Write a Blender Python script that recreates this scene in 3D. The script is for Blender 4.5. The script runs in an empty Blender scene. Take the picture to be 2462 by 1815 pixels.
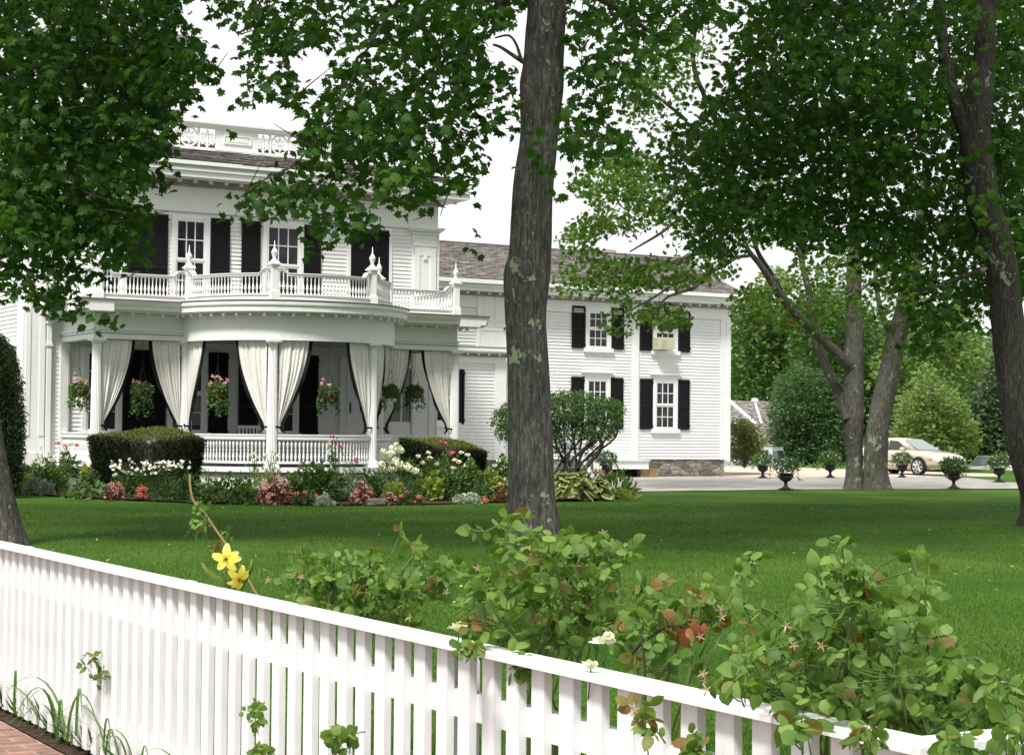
import bpy, math, random
import numpy as np
from mathutils import Vector, Matrix, noise
rad = math.radians
S = bpy.context.scene
COL = S.collection

# ------------------------------------------------------------------ camera
F = 4350.0; CX = 1231.0; CY = 907.5; EYE = 1.5
TH = rad(30.6); ROLL = 0.010; PITCH = math.atan((1040 - CY) / F)
FW = Vector((math.sin(TH) * math.cos(PITCH), math.cos(TH) * math.cos(PITCH), math.sin(PITCH)))
_r0 = Vector((math.cos(TH), -math.sin(TH), 0)); _u0 = _r0.cross(FW)
RT = _r0 * math.cos(ROLL) + _u0 * math.sin(ROLL)
UP = -_r0 * math.sin(ROLL) + _u0 * math.cos(ROLL)
cam = bpy.data.objects.new('camera', bpy.data.cameras.new('camera'))
COL.objects.link(cam)
cam.matrix_world = Matrix(((RT.x, UP.x, -FW.x, 0), (RT.y, UP.y, -FW.y, 0), (RT.z, UP.z, -FW.z, EYE), (0, 0, 0, 1)))
cam.data.sensor_width = 36; cam.data.lens = 36 * F / 2462
cam.data.clip_start = 0.1; cam.data.clip_end = 3000
S.camera = cam

# ------------------------------------------------------------------ light: hazy, mostly overcast day
SUN_EL, SUN_AZ = rad(56), rad(-126)     # azimuth of the sun from +Y, towards +X positive
w = bpy.data.worlds.new('World'); S.world = w; w.use_nodes = True
nt = w.node_tree; nt.nodes.clear()
sky = nt.nodes.new('ShaderNodeTexSky'); sky.sky_type = 'NISHITA'; sky.sun_disc = False
sky.sun_elevation = SUN_EL; sky.sun_rotation = SUN_AZ
sky.air_density = 1.0; sky.dust_density = 6.0; sky.ozone_density = 1.0
hs = nt.nodes.new('ShaderNodeHueSaturation'); hs.inputs['Saturation'].default_value = 0.14
mx = nt.nodes.new('ShaderNodeMix'); mx.data_type = 'RGBA'; mx.inputs[0].default_value = 0.86
mx.inputs[7].default_value = (7.5, 7.6, 7.7, 1)          # even cloud deck
bg = nt.nodes.new('ShaderNodeBackground'); bg.inputs[1].default_value = 0.09
out = nt.nodes.new('ShaderNodeOutputWorld')
nt.links.new(sky.outputs[0], hs.inputs['Color']); nt.links.new(hs.outputs[0], mx.inputs[6])
nt.links.new(mx.outputs[2], bg.inputs[0]); nt.links.new(bg.outputs[0], out.inputs[0])
sl = bpy.data.lights.new('sun', 'SUN'); sl.energy = 3.0; sl.angle = rad(10); sl.color = (1.0, 0.965, 0.9)
so = bpy.data.objects.new('sun', sl); COL.objects.link(so)
sd = Vector((math.sin(SUN_AZ) * math.cos(SUN_EL), math.cos(SUN_AZ) * math.cos(SUN_EL), math.sin(SUN_EL)))
so.rotation_euler = sd.to_track_quat('Z', 'Y').to_euler(); so.location = sd * 80

S.view_settings.view_transform = 'Standard'; S.view_settings.look = 'None'
S.view_settings.exposure = 0.82; S.view_settings.gamma = 1; S.view_settings.use_curve_mapping = False
S.cycles.use_denoising = True
S.cycles.max_bounces = 7; S.cycles.diffuse_bounces = 4; S.cycles.glossy_bounces = 3
S.cycles.transmission_bounces = 5; S.cycles.transparent_max_bounces = 6
S.cycles.use_adaptive_sampling = True; S.cycles.adaptive_threshold = 0.02
S.cycles.sample_clamp_indirect = 6

# ------------------------------------------------------------------ helpers
def ray(px, py):
    return FW + RT * ((px - CX) / F) - UP * ((py - CY) / F)
def at(px, py, x=None, y=None, z=None, d=None):
    """A point of the photograph put at a known plane or distance."""
    r = ray(px, py)
    if d is not None: t = d
    elif x is not None: t = x / r.x
    elif y is not None: t = y / r.y
    else: t = (z - EYE) / r.z
    return Vector((0, 0, EYE)) + r * t
_M = np.array([[RT.x, RT.y, RT.z], [UP.x, UP.y, UP.z], [FW.x, FW.y, FW.z]])
def proj_np(P):
    q = (P - np.array([0, 0, EYE])) @ _M.T
    return np.stack([CX + F * q[:, 0] / q[:, 2], CY - F * q[:, 1] / q[:, 2], q[:, 2]], 1)
def depth(p):
    return (Vector(p) - Vector((0, 0, EYE))).dot(FW)
def inpoly(xy, poly):
    x, y = xy[:, 0], xy[:, 1]; ins = np.zeros(len(x), bool); n = len(poly)
    for i in range(n):
        x1, y1 = poly[i]; x2, y2 = poly[(i + 1) % n]
        if y1 == y2: continue
        c = (y1 > y) != (y2 > y)
        ins ^= c & (x < (x2 - x1) * (y - y1) / (y2 - y1) + x1)
    return ins

class MB:
    def __init__(s): s.v = []; s.f = []; s.uv = None
    def add(s, vs, fs):
        o = len(s.v); s.v += [tuple(p) for p in vs]; s.f += [tuple(i + o for i in f) for f in fs]
    def box(s, x0, x1, y0, y1, z0, z1):
        s.add([(x0, y0, z0), (x1, y0, z0), (x1, y1, z0), (x0, y1, z0), (x0, y0, z1), (x1, y0, z1), (x1, y1, z1), (x0, y1, z1)],
              [(0, 3, 2, 1), (4, 5, 6, 7), (0, 1, 5, 4), (1, 2, 6, 5), (2, 3, 7, 6), (3, 0, 4, 7)])
    def fbox(s, fr, u0, u1, z0, z1, n0, n1):
        P = [fr.p(u, z, n) for n in (n0, n1) for (u, z) in ((u0, z0), (u1, z0), (u1, z1), (u0, z1))]
        s.add(P, [(0, 3, 2, 1), (4, 5, 6, 7), (0, 1, 5, 4), (1, 2, 6, 5), (2, 3, 7, 6), (3, 0, 4, 7)])
    def quad(s, a, b, c, d): s.add([a, b, c, d], [(0, 1, 2, 3)])
    def tube(s, pts, rs, n=8, cap=True):
        pts = [Vector(p) for p in pts]
        if not hasattr(rs, '__len__'): rs = [rs] * len(pts)
        o = len(s.v); prev = None
        for i, p in enumerate(pts):
            t = (pts[min(i + 1, len(pts) - 1)] - pts[max(i - 1, 0)])
            t = t.normalized() if t.length > 1e-9 else Vector((0, 0, 1))
            a = prev if prev is not None else (Vector((1, 0, 0)) if abs(t.x) < .9 else Vector((0, 1, 0)))
            a = (a - t * a.dot(t)).normalized(); prev = a; b = t.cross(a)
            for k in range(n):
                q = 2 * math.pi * k / n
                s.v.append(tuple(p + (a * math.cos(q) + b * math.sin(q)) * rs[i]))
        for i in range(len(pts) - 1):
            for k in range(n):
                k2 = (k + 1) % n
                s.f.append((o + i * n + k, o + i * n + k2, o + (i + 1) * n + k2, o + (i + 1) * n + k))
        if cap:
            s.f.append(tuple(o + k for k in reversed(range(n)))); s.f.append(tuple(o + (len(pts) - 1) * n + k for k in range(n)))
    def lathe(s, prof, c, n=12, flute=0.0):
        c = Vector(c); o = len(s.v)
        for (r, z) in prof:
            for k in range(n):
                q = 2 * math.pi * k / n; rr = r * (1 - flute * (k % 2))
                s.v.append((c.x + rr * math.cos(q), c.y + rr * math.sin(q), c.z + z))
        for i in range(len(prof) - 1):
            for k in range(n):
                k2 = (k + 1) % n
                s.f.append((o + i * n + k, o + i * n + k2, o + (i + 1) * n + k2, o + (i + 1) * n + k))
        s.f.append(tuple(o + k for k in reversed(range(n)))); s.f.append(tuple(o + (len(prof) - 1) * n + k for k in range(n)))
    def sweep(s, path, prof, closed_prof=True, zoff=None):
        """path: list of (x, y, nx, ny) with outward plan normal; prof: list of (offset, z)."""
        o = len(s.v); m = len(prof)
        for i, (x, y, nx, ny) in enumerate(path):
            dz = zoff[i] if zoff else 0
            for (a, z) in prof: s.v.append((x + nx * a, y + ny * a, z + dz))
        for i in range(len(path) - 1):
            for k in range(m if closed_prof else m - 1):
                k2 = (k + 1) % m
                s.f.append((o + i * m + k, o + (i + 1) * m + k, o + (i + 1) * m + k2, o + i * m + k2))
        if closed_prof:
            s.f.append(tuple(o + k for k in range(m))); s.f.append(tuple(o + (len(path) - 1) * m + k for k in reversed(range(m))))
    def build(s, name, m, parent=None, smooth=False, local=False):
        me = bpy.data.meshes.new(name); me.from_pydata(s.v, [], s.f); me.update()
        if s.uv is not None:
            ul = me.uv_layers.new(name='UVMap'); ul.data.foreach_set('uv', np.array(s.uv, dtype=np.float32).ravel())
        return link(name, me, m, parent, smooth, local)

def link(name, me, m, parent=None, smooth=False, local=False):
    for k in (m if isinstance(m, (list, tuple)) else [m]): me.materials.append(k)
    if smooth: me.polygons.foreach_set('use_smooth', [True] * len(me.polygons))
    o = bpy.data.objects.new(name, me); COL.objects.link(o)
    if parent is not None:
        o.parent = parent
        if not local: o.matrix_parent_inverse = WM(parent).inverted()
    return o
def WM(o):
    m = o.matrix_basis.copy()
    if o.parent is not None: m = WM(o.parent) @ o.matrix_parent_inverse @ m
    return m
class Frame:
    def __init__(s, o, u, n): s.o = Vector(o); s.u = Vector(u); s.n = Vector(n)
    def p(s, u, z, n=0): return s.o + s.u * u + s.n * n + Vector((0, 0, z))
def tag(o, label=None, cat=None, group=None, kind=None):
    if label: o['label'] = label
    if cat: o['category'] = cat
    if group: o['group'] = group
    if kind: o['kind'] = kind
    return o
def thing(name, label, cat, loc=(0, 0, 0), rz=0, group=None):
    o = bpy.data.objects.new(name, None); COL.objects.link(o); o.empty_display_size = .2
    o.location = loc; o.rotation_euler = (0, 0, rz)
    return tag(o, label, cat, group)
def dup(root, loc, rz=0, label=None, group=None, scale=None):
    r = root.copy(); COL.objects.link(r); r.location = loc; r.rotation_euler = (0, 0, rz)
    if scale: r.scale = scale
    if label: r['label'] = label
    if group: r['group'] = group
    for ch in list(root.children):
        c = ch.copy(); COL.objects.link(c); c.parent = r
        for g in list(ch.children):
            d = g.copy(); COL.objects.link(d); d.parent = c
    return r

# ------------------------------------------------------------------ materials
def newmat(name, base=(.5, .5, .5), rough=.6, spec=.4, metal=0.0):
    m = bpy.data.materials.new(name); m.use_nodes = True; b = m.node_tree.nodes['Principled BSDF']
    b.inputs['Base Color'].default_value = (*base, 1); b.inputs['Roughness'].default_value = rough
    b.inputs['Specular IOR Level'].default_value = spec; b.inputs['Metallic'].default_value = metal
    return m, m.node_tree, b
def N(nt, t, **kw):
    n = nt.nodes.new(t)
    for k, v in kw.items():
        if k in n.inputs: n.inputs[k].default_value = v
        else: setattr(n, k, v)
    return n
def L(nt, a, b): nt.links.new(a, b)
def coords(nt, scale=(1, 1, 1), kind='Object'):
    t = N(nt, 'ShaderNodeTexCoord'); mp = N(nt, 'ShaderNodeMapping'); mp.inputs['Scale'].default_value = scale
    L(nt, t.outputs[kind], mp.inputs[0]); return mp.outputs[0]
def ramp(nt, fac, stops):
    r = N(nt, 'ShaderNodeValToRGB'); cr = r.color_ramp
    while len(cr.elements) < len(stops): cr.elements.new(.5)
    for e, (p, c) in zip(cr.elements, stops): e.position = p; e.color = (*c, 1) if len(c) == 3 else c
    L(nt, fac, r.inputs[0]); return r.outputs[0]
def mixc(nt, fac, a, b, blend='MIX'):
    m = N(nt, 'ShaderNodeMix', data_type='RGBA', blend_type=blend)
    for i, v in ((0, fac), (6, a), (7, b)):
        if hasattr(v, 'is_linked'): L(nt, v, m.inputs[i])
        else: m.inputs[i].default_value = v if i == 0 else (*v, 1)
    return m.outputs[2]
def bump(nt, b, h, strength=.3, dist=.02):
    n = N(nt, 'ShaderNodeBump'); n.inputs['Strength'].default_value = strength; n.inputs['Distance'].default_value = dist
    L(nt, h, n.inputs['Height']); L(nt, n.outputs[0], b.inputs['Normal'])
def mottled(name, c1, c2, scale=6, rough=.6, spec=.4, bumps=0, det=5, stretch=(1, 1, 1), lo=.35, hi=.65):
    m, nt, b = newmat(name, c1, rough, spec)
    n = N(nt, 'ShaderNodeTexNoise'); n.inputs['Scale'].default_value = scale; n.inputs['Detail'].default_value = det
    L(nt, coords(nt, stretch), n.inputs[0])
    L(nt, ramp(nt, n.outputs[0], [(lo, c1), (hi, c2)]), b.inputs['Base Color'])
    if bumps: bump(nt, b, n.outputs[0], bumps)
    return m
M = {}
def paint(name, c, wear):
    m, nt, b = newmat(name, c, .5, .35)
    n = N(nt, 'ShaderNodeTexNoise'); n.inputs['Scale'].default_value = 1.3; n.inputs['Detail'].default_value = 8; n.inputs['Roughness'].default_value = .7
    L(nt, coords(nt, (1, 1, .35)), n.inputs[0])
    n2 = N(nt, 'ShaderNodeTexNoise'); n2.inputs['Scale'].default_value = 38; n2.inputs['Detail'].default_value = 3
    L(nt, coords(nt, (1, 1, .15)), n2.inputs[0])
    a = ramp(nt, n.outputs[0], [(.33, tuple(x * (1 - wear) for x in c)), (.62, c)])
    k = ramp(nt, n2.outputs[0], [(.3, (1 - wear * .8,) * 3), (.55, (1, 1, 1))])
    L(nt, mixc(nt, 1.0, a, k, 'MULTIPLY'), b.inputs['Base Color'])
    bump(nt, b, n2.outputs[0], .12, .004)
    return m
M['white'] = paint('white_house_paint', (.80, .805, .80), .07)
M['trim'] = paint('white_trim_paint', (.82, .825, .82), .05)
M['fence'] = paint('white_fence_paint', (.82, .815, .825), .15)
M['shutter'], _, _ = newmat('black_shutter_paint', (.010, .010, .012), .55, .15)
M['black'], _, _ = newmat('black_iron', (.012, .012, .013), .5, .4)
M['glass'], gnt, gb = newmat('window_glass', (.012, .016, .018), .06, .35)
gn = N(gnt, 'ShaderNodeTexNoise'); gn.inputs['Scale'].default_value = 2.2; L(gnt, coords(gnt), gn.inputs[0]); bump(gnt, gb, gn.outputs[0], .05, .02)
L(gnt, ramp(gnt, gn.outputs[0], [(.4, (.010, .013, .015)), (.7, (.04, .045, .05))]), gb.inputs['Base Color'])
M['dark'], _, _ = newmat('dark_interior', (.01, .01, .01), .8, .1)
M['cloth'] = mottled('cream_canvas', (.69, .68, .635), (.75, .74, .70), 9, .85, .1, .1)
M['tin'], _, _ = newmat('lead_flashing', (.14, .10, .095), .6, .3)
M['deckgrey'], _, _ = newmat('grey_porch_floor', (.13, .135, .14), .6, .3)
M['ac'], _, _ = newmat('beige_plastic', (.56, .53, .42), .5, .4)
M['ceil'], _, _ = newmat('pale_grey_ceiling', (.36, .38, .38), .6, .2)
M['soffit'] = mottled('grey_soffit_band', (.24, .23, .215), (.34, .33, .31), 5, .8, .1)  # mottled grey for the bands under the eaves, darker than the trim
M['wood'] = mottled('tan_board', (.25, .17, .09), (.34, .24, .13), 8, .8, .1, .1)

def shingles():
    m, nt, b = newmat('weathered_shingles', (.2, .17, .16), .9, .1)
    uv = coords(nt, (1, 1, 1), 'UV')
    br = N(nt, 'ShaderNodeTexBrick'); L(nt, uv, br.inputs[0])
    br.inputs['Scale'].default_value = 1.0; br.inputs['Brick Width'].default_value = .16; br.inputs['Row Height'].default_value = .16
    br.inputs['Mortar Size'].default_value = .006; br.inputs['Bias'].default_value = -.1
    br.inputs['Color1'].default_value = (.40, .388, .372, 1); br.inputs['Color2'].default_value = (.19, .18, .172, 1); br.inputs['Mortar'].default_value = (.05, .046, .044, 1)
    n = N(nt, 'ShaderNodeTexNoise'); n.inputs['Scale'].default_value = 2.5; n.inputs['Detail'].default_value = 6
    mp = N(nt, 'ShaderNodeMapping'); mp.inputs['Scale'].default_value = (1, 3, 1); L(nt, uv, mp.inputs[0]); L(nt, mp.outputs[0], n.inputs[0])
    g = ramp(nt, n.outputs[0], [(.35, (.55, .5, .48)), (.68, (1.25, 1.22, 1.2))])
    L(nt, mixc(nt, 1.0, br.outputs[0], g, 'MULTIPLY'), b.inputs['Base Color'])
    return m
M['shingle'] = shingles()
def stone():
    m, nt, b = newmat('fieldstone', (.25, .23, .2), .9, .2)
    co = coords(nt, (1.5, 1.5, 3.4))
    n0 = N(nt, 'ShaderNodeTexNoise'); n0.inputs['Scale'].default_value = 2; L(nt, co, n0.inputs[0])
    mm = mixc(nt, .12, co, n0.outputs[1])
    v = N(nt, 'ShaderNodeTexVoronoi'); v.inputs['Scale'].default_value = 2.1; L(nt, mm, v.inputs[0])
    v2 = N(nt, 'ShaderNodeTexVoronoi', feature='DISTANCE_TO_EDGE'); v2.inputs['Scale'].default_value = 2.1; L(nt, mm, v2.inputs[0])
    sep = N(nt, 'ShaderNodeSeparateColor'); L(nt, v.outputs['Color'], sep.inputs[0])
    c = ramp(nt, sep.outputs[0], [(0, (.13, .115, .10)), (.5, (.24, .21, .18)), (1, (.33, .31, .28))])
    e = ramp(nt, v2.outputs[0], [(.0, (.35, .35, .35)), (.07, (1, 1, 1))])
    L(nt, mixc(nt, 1.0, c, e, 'MULTIPLY'), b.inputs['Base Color']); bump(nt, b, v2.outputs[0], .6, .05)
    return m
M['stone'] = stone()
def brickwalk():
    m, nt, b = newmat('brick_paving', (.3, .12, .08), .85, .2)
    co = coords(nt)
    br = N(nt, 'ShaderNodeTexBrick'); L(nt, co, br.inputs[0]); br.inputs['Scale'].default_value = 1
    br.inputs['Brick Width'].default_value = .2; br.inputs['Row Height'].default_value = .1; br.inputs['Mortar Size'].default_value = .006
    br.inputs['Color1'].default_value = (.29, .155, .12, 1); br.inputs['Color2'].default_value = (.19, .105, .085, 1); br.inputs['Mortar'].default_value = (.30, .26, .22, 1)
    n = N(nt, 'ShaderNodeTexNoise'); n.inputs['Scale'].default_value = 9; n.inputs['Detail'].default_value = 6; L(nt, co, n.inputs[0])
    L(nt, mixc(nt, 1.0, br.outputs[0], ramp(nt, n.outputs[0], [(.3, (.7, .7, .7)), (.7, (1.25, 1.2, 1.2))]), 'MULTIPLY'), b.inputs['Base Color'])
    bump(nt, b, br.outputs['Fac'], -.5, .01)
    return m
M['brick'] = brickwalk()
def bark(name, base, light, lichen, lich=.62, pink=None):
    m, nt, b = newmat(name, base, .9, .15)
    n = N(nt, 'ShaderNodeTexNoise'); n.inputs['Scale'].default_value = 30; n.inputs['Detail'].default_value = 9; n.inputs['Roughness'].default_value = .68
    L(nt, coords(nt, (1, 1, .17)), n.inputs[0])
    c = ramp(nt, n.outputs[0], [(.3, tuple(x * .35 for x in base)), (.5, base), (.72, light)])
    big = N(nt, 'ShaderNodeTexNoise'); big.inputs['Scale'].default_value = 1.1; big.inputs['Detail'].default_value = 4; L(nt, coords(nt, (1, 1, .5)), big.inputs[0])
    c = mixc(nt, 1.0, c, ramp(nt, big.outputs[0], [(.35, (.72, .7, .68)), (.65, (1.2, 1.2, 1.2))]), 'MULTIPLY')
    l1 = N(nt, 'ShaderNodeTexNoise'); l1.inputs['Scale'].default_value = 5.5; l1.inputs['Detail'].default_value = 5; l1.inputs['Roughness'].default_value = .62; L(nt, coords(nt, (1, 1, .7)), l1.inputs[0])
    l2 = N(nt, 'ShaderNodeTexNoise'); l2.inputs['Scale'].default_value = .9; l2.inputs['Detail'].default_value = 2; L(nt, coords(nt), l2.inputs[0])
    ad = N(nt, 'ShaderNodeMath', operation='MULTIPLY_ADD'); L(nt, l2.outputs[0], ad.inputs[0]); ad.inputs[1].default_value = .45; L(nt, l1.outputs[0], ad.inputs[2])
    k = ramp(nt, ad.outputs[0], [(lich + .235, (0, 0, 0)), (lich + .26, (1, 1, 1))])
    c = mixc(nt, k, c, lichen)
    sp = N(nt, 'ShaderNodeTexNoise'); sp.inputs['Scale'].default_value = 34; sp.inputs['Detail'].default_value = 2; L(nt, coords(nt, (1, 1, .6)), sp.inputs[0])
    c = mixc(nt, ramp(nt, sp.outputs[0], [(.665, (0, 0, 0)), (.70, (.8, .8, .8))]), c, tuple(x * .9 for x in lichen))
    L(nt, c, b.inputs['Base Color']); bump(nt, b, n.outputs[0], .9, .03)
    return m
M['bark'] = bark('grey_brown_bark', (.085, .079, .072), (.215, .208, .196), (.33, .37, .27), .645)
M['bark_pale'] = bark('pale_mottled_bark', (.105, .098, .082), (.21, .205, .175), (.27, .31, .22), .625)
M['bark_dark'] = bark('dark_bark', (.055, .049, .043), (.125, .115, .10), (.22, .25, .18), .66)
M['twig'], _, _ = newmat('twig_bark', (.07, .055, .04), .9, .1)
M['cane'], _, _ = newmat('green_brown_cane', (.15, .17, .06), .7, .2)
M['stem'], _, _ = newmat('green_stem', (.07, .13, .03), .7, .2)

def leafmat(name, a, b2, trans=.35, rough=.5, extra=None, spec=.3):
    """Leaf colour runs from a to b2 with the per-leaf tint; extra is the colour of old or dry leaves."""
    m, nt, b = newmat(name, a, rough, spec)
    at_ = N(nt, 'ShaderNodeAttribute', attribute_name='tint'); sp = N(nt, 'ShaderNodeSeparateColor'); L(nt, at_.outputs[0], sp.inputs[0])
    c = mixc(nt, sp.outputs[0], a, b2)
    if extra: c = mixc(nt, sp.outputs[1], c, extra)
    L(nt, c, b.inputs['Base Color'])
    tr = N(nt, 'ShaderNodeBsdfTranslucent'); tc = mixc(nt, 1.0, c, (1.5, 1.55, .55), 'MULTIPLY'); L(nt, tc, tr.inputs[0])
    ms = N(nt, 'ShaderNodeMixShader'); ms.inputs[0].default_value = trans
    L(nt, b.outputs[0], ms.inputs[1]); L(nt, tr.outputs[0], ms.inputs[2])
    L(nt, ms.outputs[0], nt.nodes['Material Output'].inputs[0])
    return m
M['maple'] = leafmat('maple_leaves', (.022, .066, .015), (.066, .150, .026), .45, spec=.2)
M['maple_dark'] = leafmat('dark_maple_leaves', (.019, .061, .015), (.066, .150, .027), .45, spec=.2)
M['maple_light'] = leafmat('fresh_maple_leaves', (.036, .092, .013), (.095, .175, .026), .42, extra=(.20, .10, .03), spec=.15)
M['bg_mid'] = leafmat('woodland_leaves', (.045, .105, .030), (.10, .19, .050), .35)
M['bg_yellow'] = leafmat('yellow_green_leaves', (.085, .145, .040), (.17, .25, .075), .35)
M['bg_cool'] = leafmat('cool_green_leaves', (.040, .092, .038), (.095, .17, .065), .35)
M['bg_grey'] = leafmat('grey_green_needles', (.065, .105, .060), (.12, .17, .09), .3)
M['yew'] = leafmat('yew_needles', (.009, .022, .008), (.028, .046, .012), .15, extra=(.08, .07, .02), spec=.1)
M['yew_top'] = leafmat('lit_top_yew_needles', (.07, .10, .018), (.15, .175, .035), .2, extra=(.17, .11, .03))  # lighter copy of the yew colour: light on the clipped tops painted in
M['shrub'] = leafmat('glossy_shrub_leaves', (.035, .085, .020), (.085, .16, .04), .3)
M['rust_shrub'] = leafmat('rust_tinged_leaves', (.055, .09, .02), (.11, .15, .035), .3, extra=(.22, .10, .04))
M['rose'] = leafmat('rose_leaves', (.060, .132, .022), (.19, .295, .075), .38, .5, extra=(.20, .115, .045), spec=.22)
M['lime'] = leafmat('lime_leaves', (.14, .20, .03), (.26, .32, .06), .35)
M['green'] = leafmat('perennial_leaves', (.05, .105, .025), (.11, .19, .05), .33)
M['deep'] = leafmat('deep_green_leaves', (.028, .07, .022), (.07, .13, .04), .3)
M['silver'] = leafmat('silver_leaves', (.22, .28, .23), (.38, .43, .38), .2)
M['bronze'] = leafmat('bronze_leaves', (.10, .05, .035), (.19, .09, .06), .3)
M['hosta'] = leafmat('hosta_leaves', (.07, .13, .04), (.15, .22, .08), .3)
M['cream'] = leafmat('cream_leaf_edges', (.42, .44, .16), (.55, .55, .26), .3)
M['blade'] = leafmat('strap_leaves', (.05, .13, .03), (.13, .24, .07), .35)
def petal(name, a, b2, trans=.25): return leafmat(name, a, b2, trans, .6, spec=.15)
M['p_white'] = petal('white_petals', (.72, .72, .68), (.85, .85, .84))
M['p_pink'] = petal('pink_petals', (.62, .28, .30), (.80, .55, .56))
M['p_coral'] = petal('coral_petals', (.70, .14, .15), (.82, .30, .28))
M['p_mag'] = petal('magenta_petals', (.45, .06, .16), (.62, .14, .28))
M['p_viol'] = petal('violet_petals', (.20, .16, .45), (.34, .28, .6))
M['p_yellow'] = petal('yellow_petals', (.88, .70, .06), (.93, .84, .30), .35)
M['p_cream'] = petal('cream_petals', (.70, .66, .52), (.83, .80, .70))
M['p_tan'] = petal('dry_sepals', (.42, .28, .18), (.60, .45, .33))

# ------------------------------------------------------------------ leaf templates: y is the tip direction, z the upper face
def fan(pts, centre=(0, .35, .0)):
    v = [centre] + pts; n = len(pts)
    return np.array(v, float), [(0, i + 1, (i + 1) % n + 1) for i in range(n)]
_h = [(.04, .02, 0), (.24, -.10, -.10), (.44, .04, -.14), (.34, .18, -.05), (.62, .36, -.22), (.36, .46, -.08), (.38, .74, -.20), (.17, .70, -.09)]
MAPLE = fan(_h + [(0, 1.0, -.24)] + [(-x, y, z) for x, y, z in reversed(_h)], (0, .38, .06))
_o = [(.02, 0, 0), (.24, .18, -.02), (.34, .45, -.05), (.26, .75, -.07)]
OVAL = fan(_o + [(0, 1, -.10)] + [(-x, y, z) for x, y, z in reversed(_o)], (0, .5, .05))
_n = [(.02, 0, 0), (.13, .35, -.02), (.10, .7, -.05)]
LANCE = fan(_n + [(0, 1, -.10)] + [(-x, y, z) for x, y, z in reversed(_n)], (0, .5, .03))
DIAM = (np.array([(0, 0, 0), (.32, .5, -.06), (0, 1, -.04), (-.32, .5, -.06)], float), [(0, 1, 2), (0, 2, 3)])
NEEDLE = (np.array([(-.09, 0, 0), (.09, 0, 0), (0, 1, .0)], float), [(0, 1, 2)])
def strap(n=6, w=.035, arch=1.0):
    v = []; f = []
    for i in range(n + 1):
        t = i / n; ww = w * (1 - t ** 3) + .002; y = t * .75; z = 1.0 * t - arch * .55 * t ** 2.6
        v += [(-ww, y * t ** .6, z), (ww, y * t ** .6, z)]
    for i in range(n): f += [(2 * i, 2 * i + 1, 2 * i + 3), (2 * i, 2 * i + 3, 2 * i + 2)]
    return np.array(v, float), f
def variants(t):
    """Flat, folded, curled and lopsided forms of one leaf."""
    v, f = t; x, y, z = v[:, 0], v[:, 1], v[:, 2]; S3 = lambda *c: np.stack(c, 1)
    return np.stack([v, S3(x * .72, y, z + np.abs(x) * .55), S3(x * .95, y * .92, z - .45 * np.clip(y, 0, 1) ** 2), S3(x * np.where(x > 0, 1.12, .8), y + .12 * x, z + .22 * x), S3(x * .85, y * .85, z * .3 - np.abs(x) * .5 + .1 * np.sin(y * 6))]), f
MAPLE = variants(MAPLE); OVAL = variants(OVAL); LANCE = variants(LANCE)
def disc(n=8, r=.5, cup=.1):
    return fan([(r * math.cos(2 * math.pi * i / n), r * math.sin(2 * math.pi * i / n), cup * (1 - .5 * (i % 2))) for i in range(n)], (0, 0, 0))
DAISY = disc(12, .5, .02); BLOOM = disc(6, .5, .22)

def orient(n, tip, nrm):
    """Rotation matrices from tip directions and (roughly) leaf normals."""
    y = tip / np.linalg.norm(tip, axis=1, keepdims=True)
    z = nrm - y * np.sum(nrm * y, 1, keepdims=True); z /= np.linalg.norm(z, axis=1, keepdims=True) + 1e-9
    x = np.cross(y, z)
    return np.stack([x, y, z], 2)
def scatter(name, tmpl, pos, Rm, sc, m, parent=None, tint=None, smooth=False):
    tv, tf = tmpl; n = len(pos); k = tv.shape[-2]
    if tv.ndim == 3: V = np.einsum('nij,nkj->nki', Rm, tv[np.random.default_rng(n + 1).integers(0, len(tv), n)])
    else: V = np.einsum('nij,kj->nki', Rm, tv)
    V = V * np.asarray(sc).reshape(-1, 1, 1) + pos[:, None, :]
    V = V.reshape(-1, 3); tf = np.array(tf)
    Fc = (tf[None] + (np.arange(n) * k)[:, None, None]).reshape(-1)
    me = bpy.data.meshes.new(name); nf = n * len(tf)
    me.vertices.add(len(V)); me.vertices.foreach_set('co', V.astype(np.float32).ravel())
    me.loops.add(nf * 3); me.loops.foreach_set('vertex_index', Fc.astype(np.int32))
    me.polygons.add(nf); me.polygons.foreach_set('loop_start', np.arange(0, nf * 3, 3, dtype=np.int32))
    me.polygons.foreach_set('loop_total', np.full(nf, 3, dtype=np.int32))
    me.update(calc_edges=True)
    if tint is None: tint = np.random.default_rng(n).random((n, 2)) * [1, 0]
    ca = me.color_attributes.new('tint', 'FLOAT_COLOR', 'POINT')
    c4 = np.zeros((n, 4)); c4[:, :2] = tint; c4[:, 3] = 1
    ca.data.foreach_set('color', np.repeat(c4, k, 0).astype(np.float32).ravel())
    return link(name, me, m, parent, smooth)
def rnd_dirs(g, n, up=.7, spread=.7):
    v = g.normal(0, spread, (n, 3)); v[:, 2] += up; return v / np.linalg.norm(v, axis=1, keepdims=True)
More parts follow.
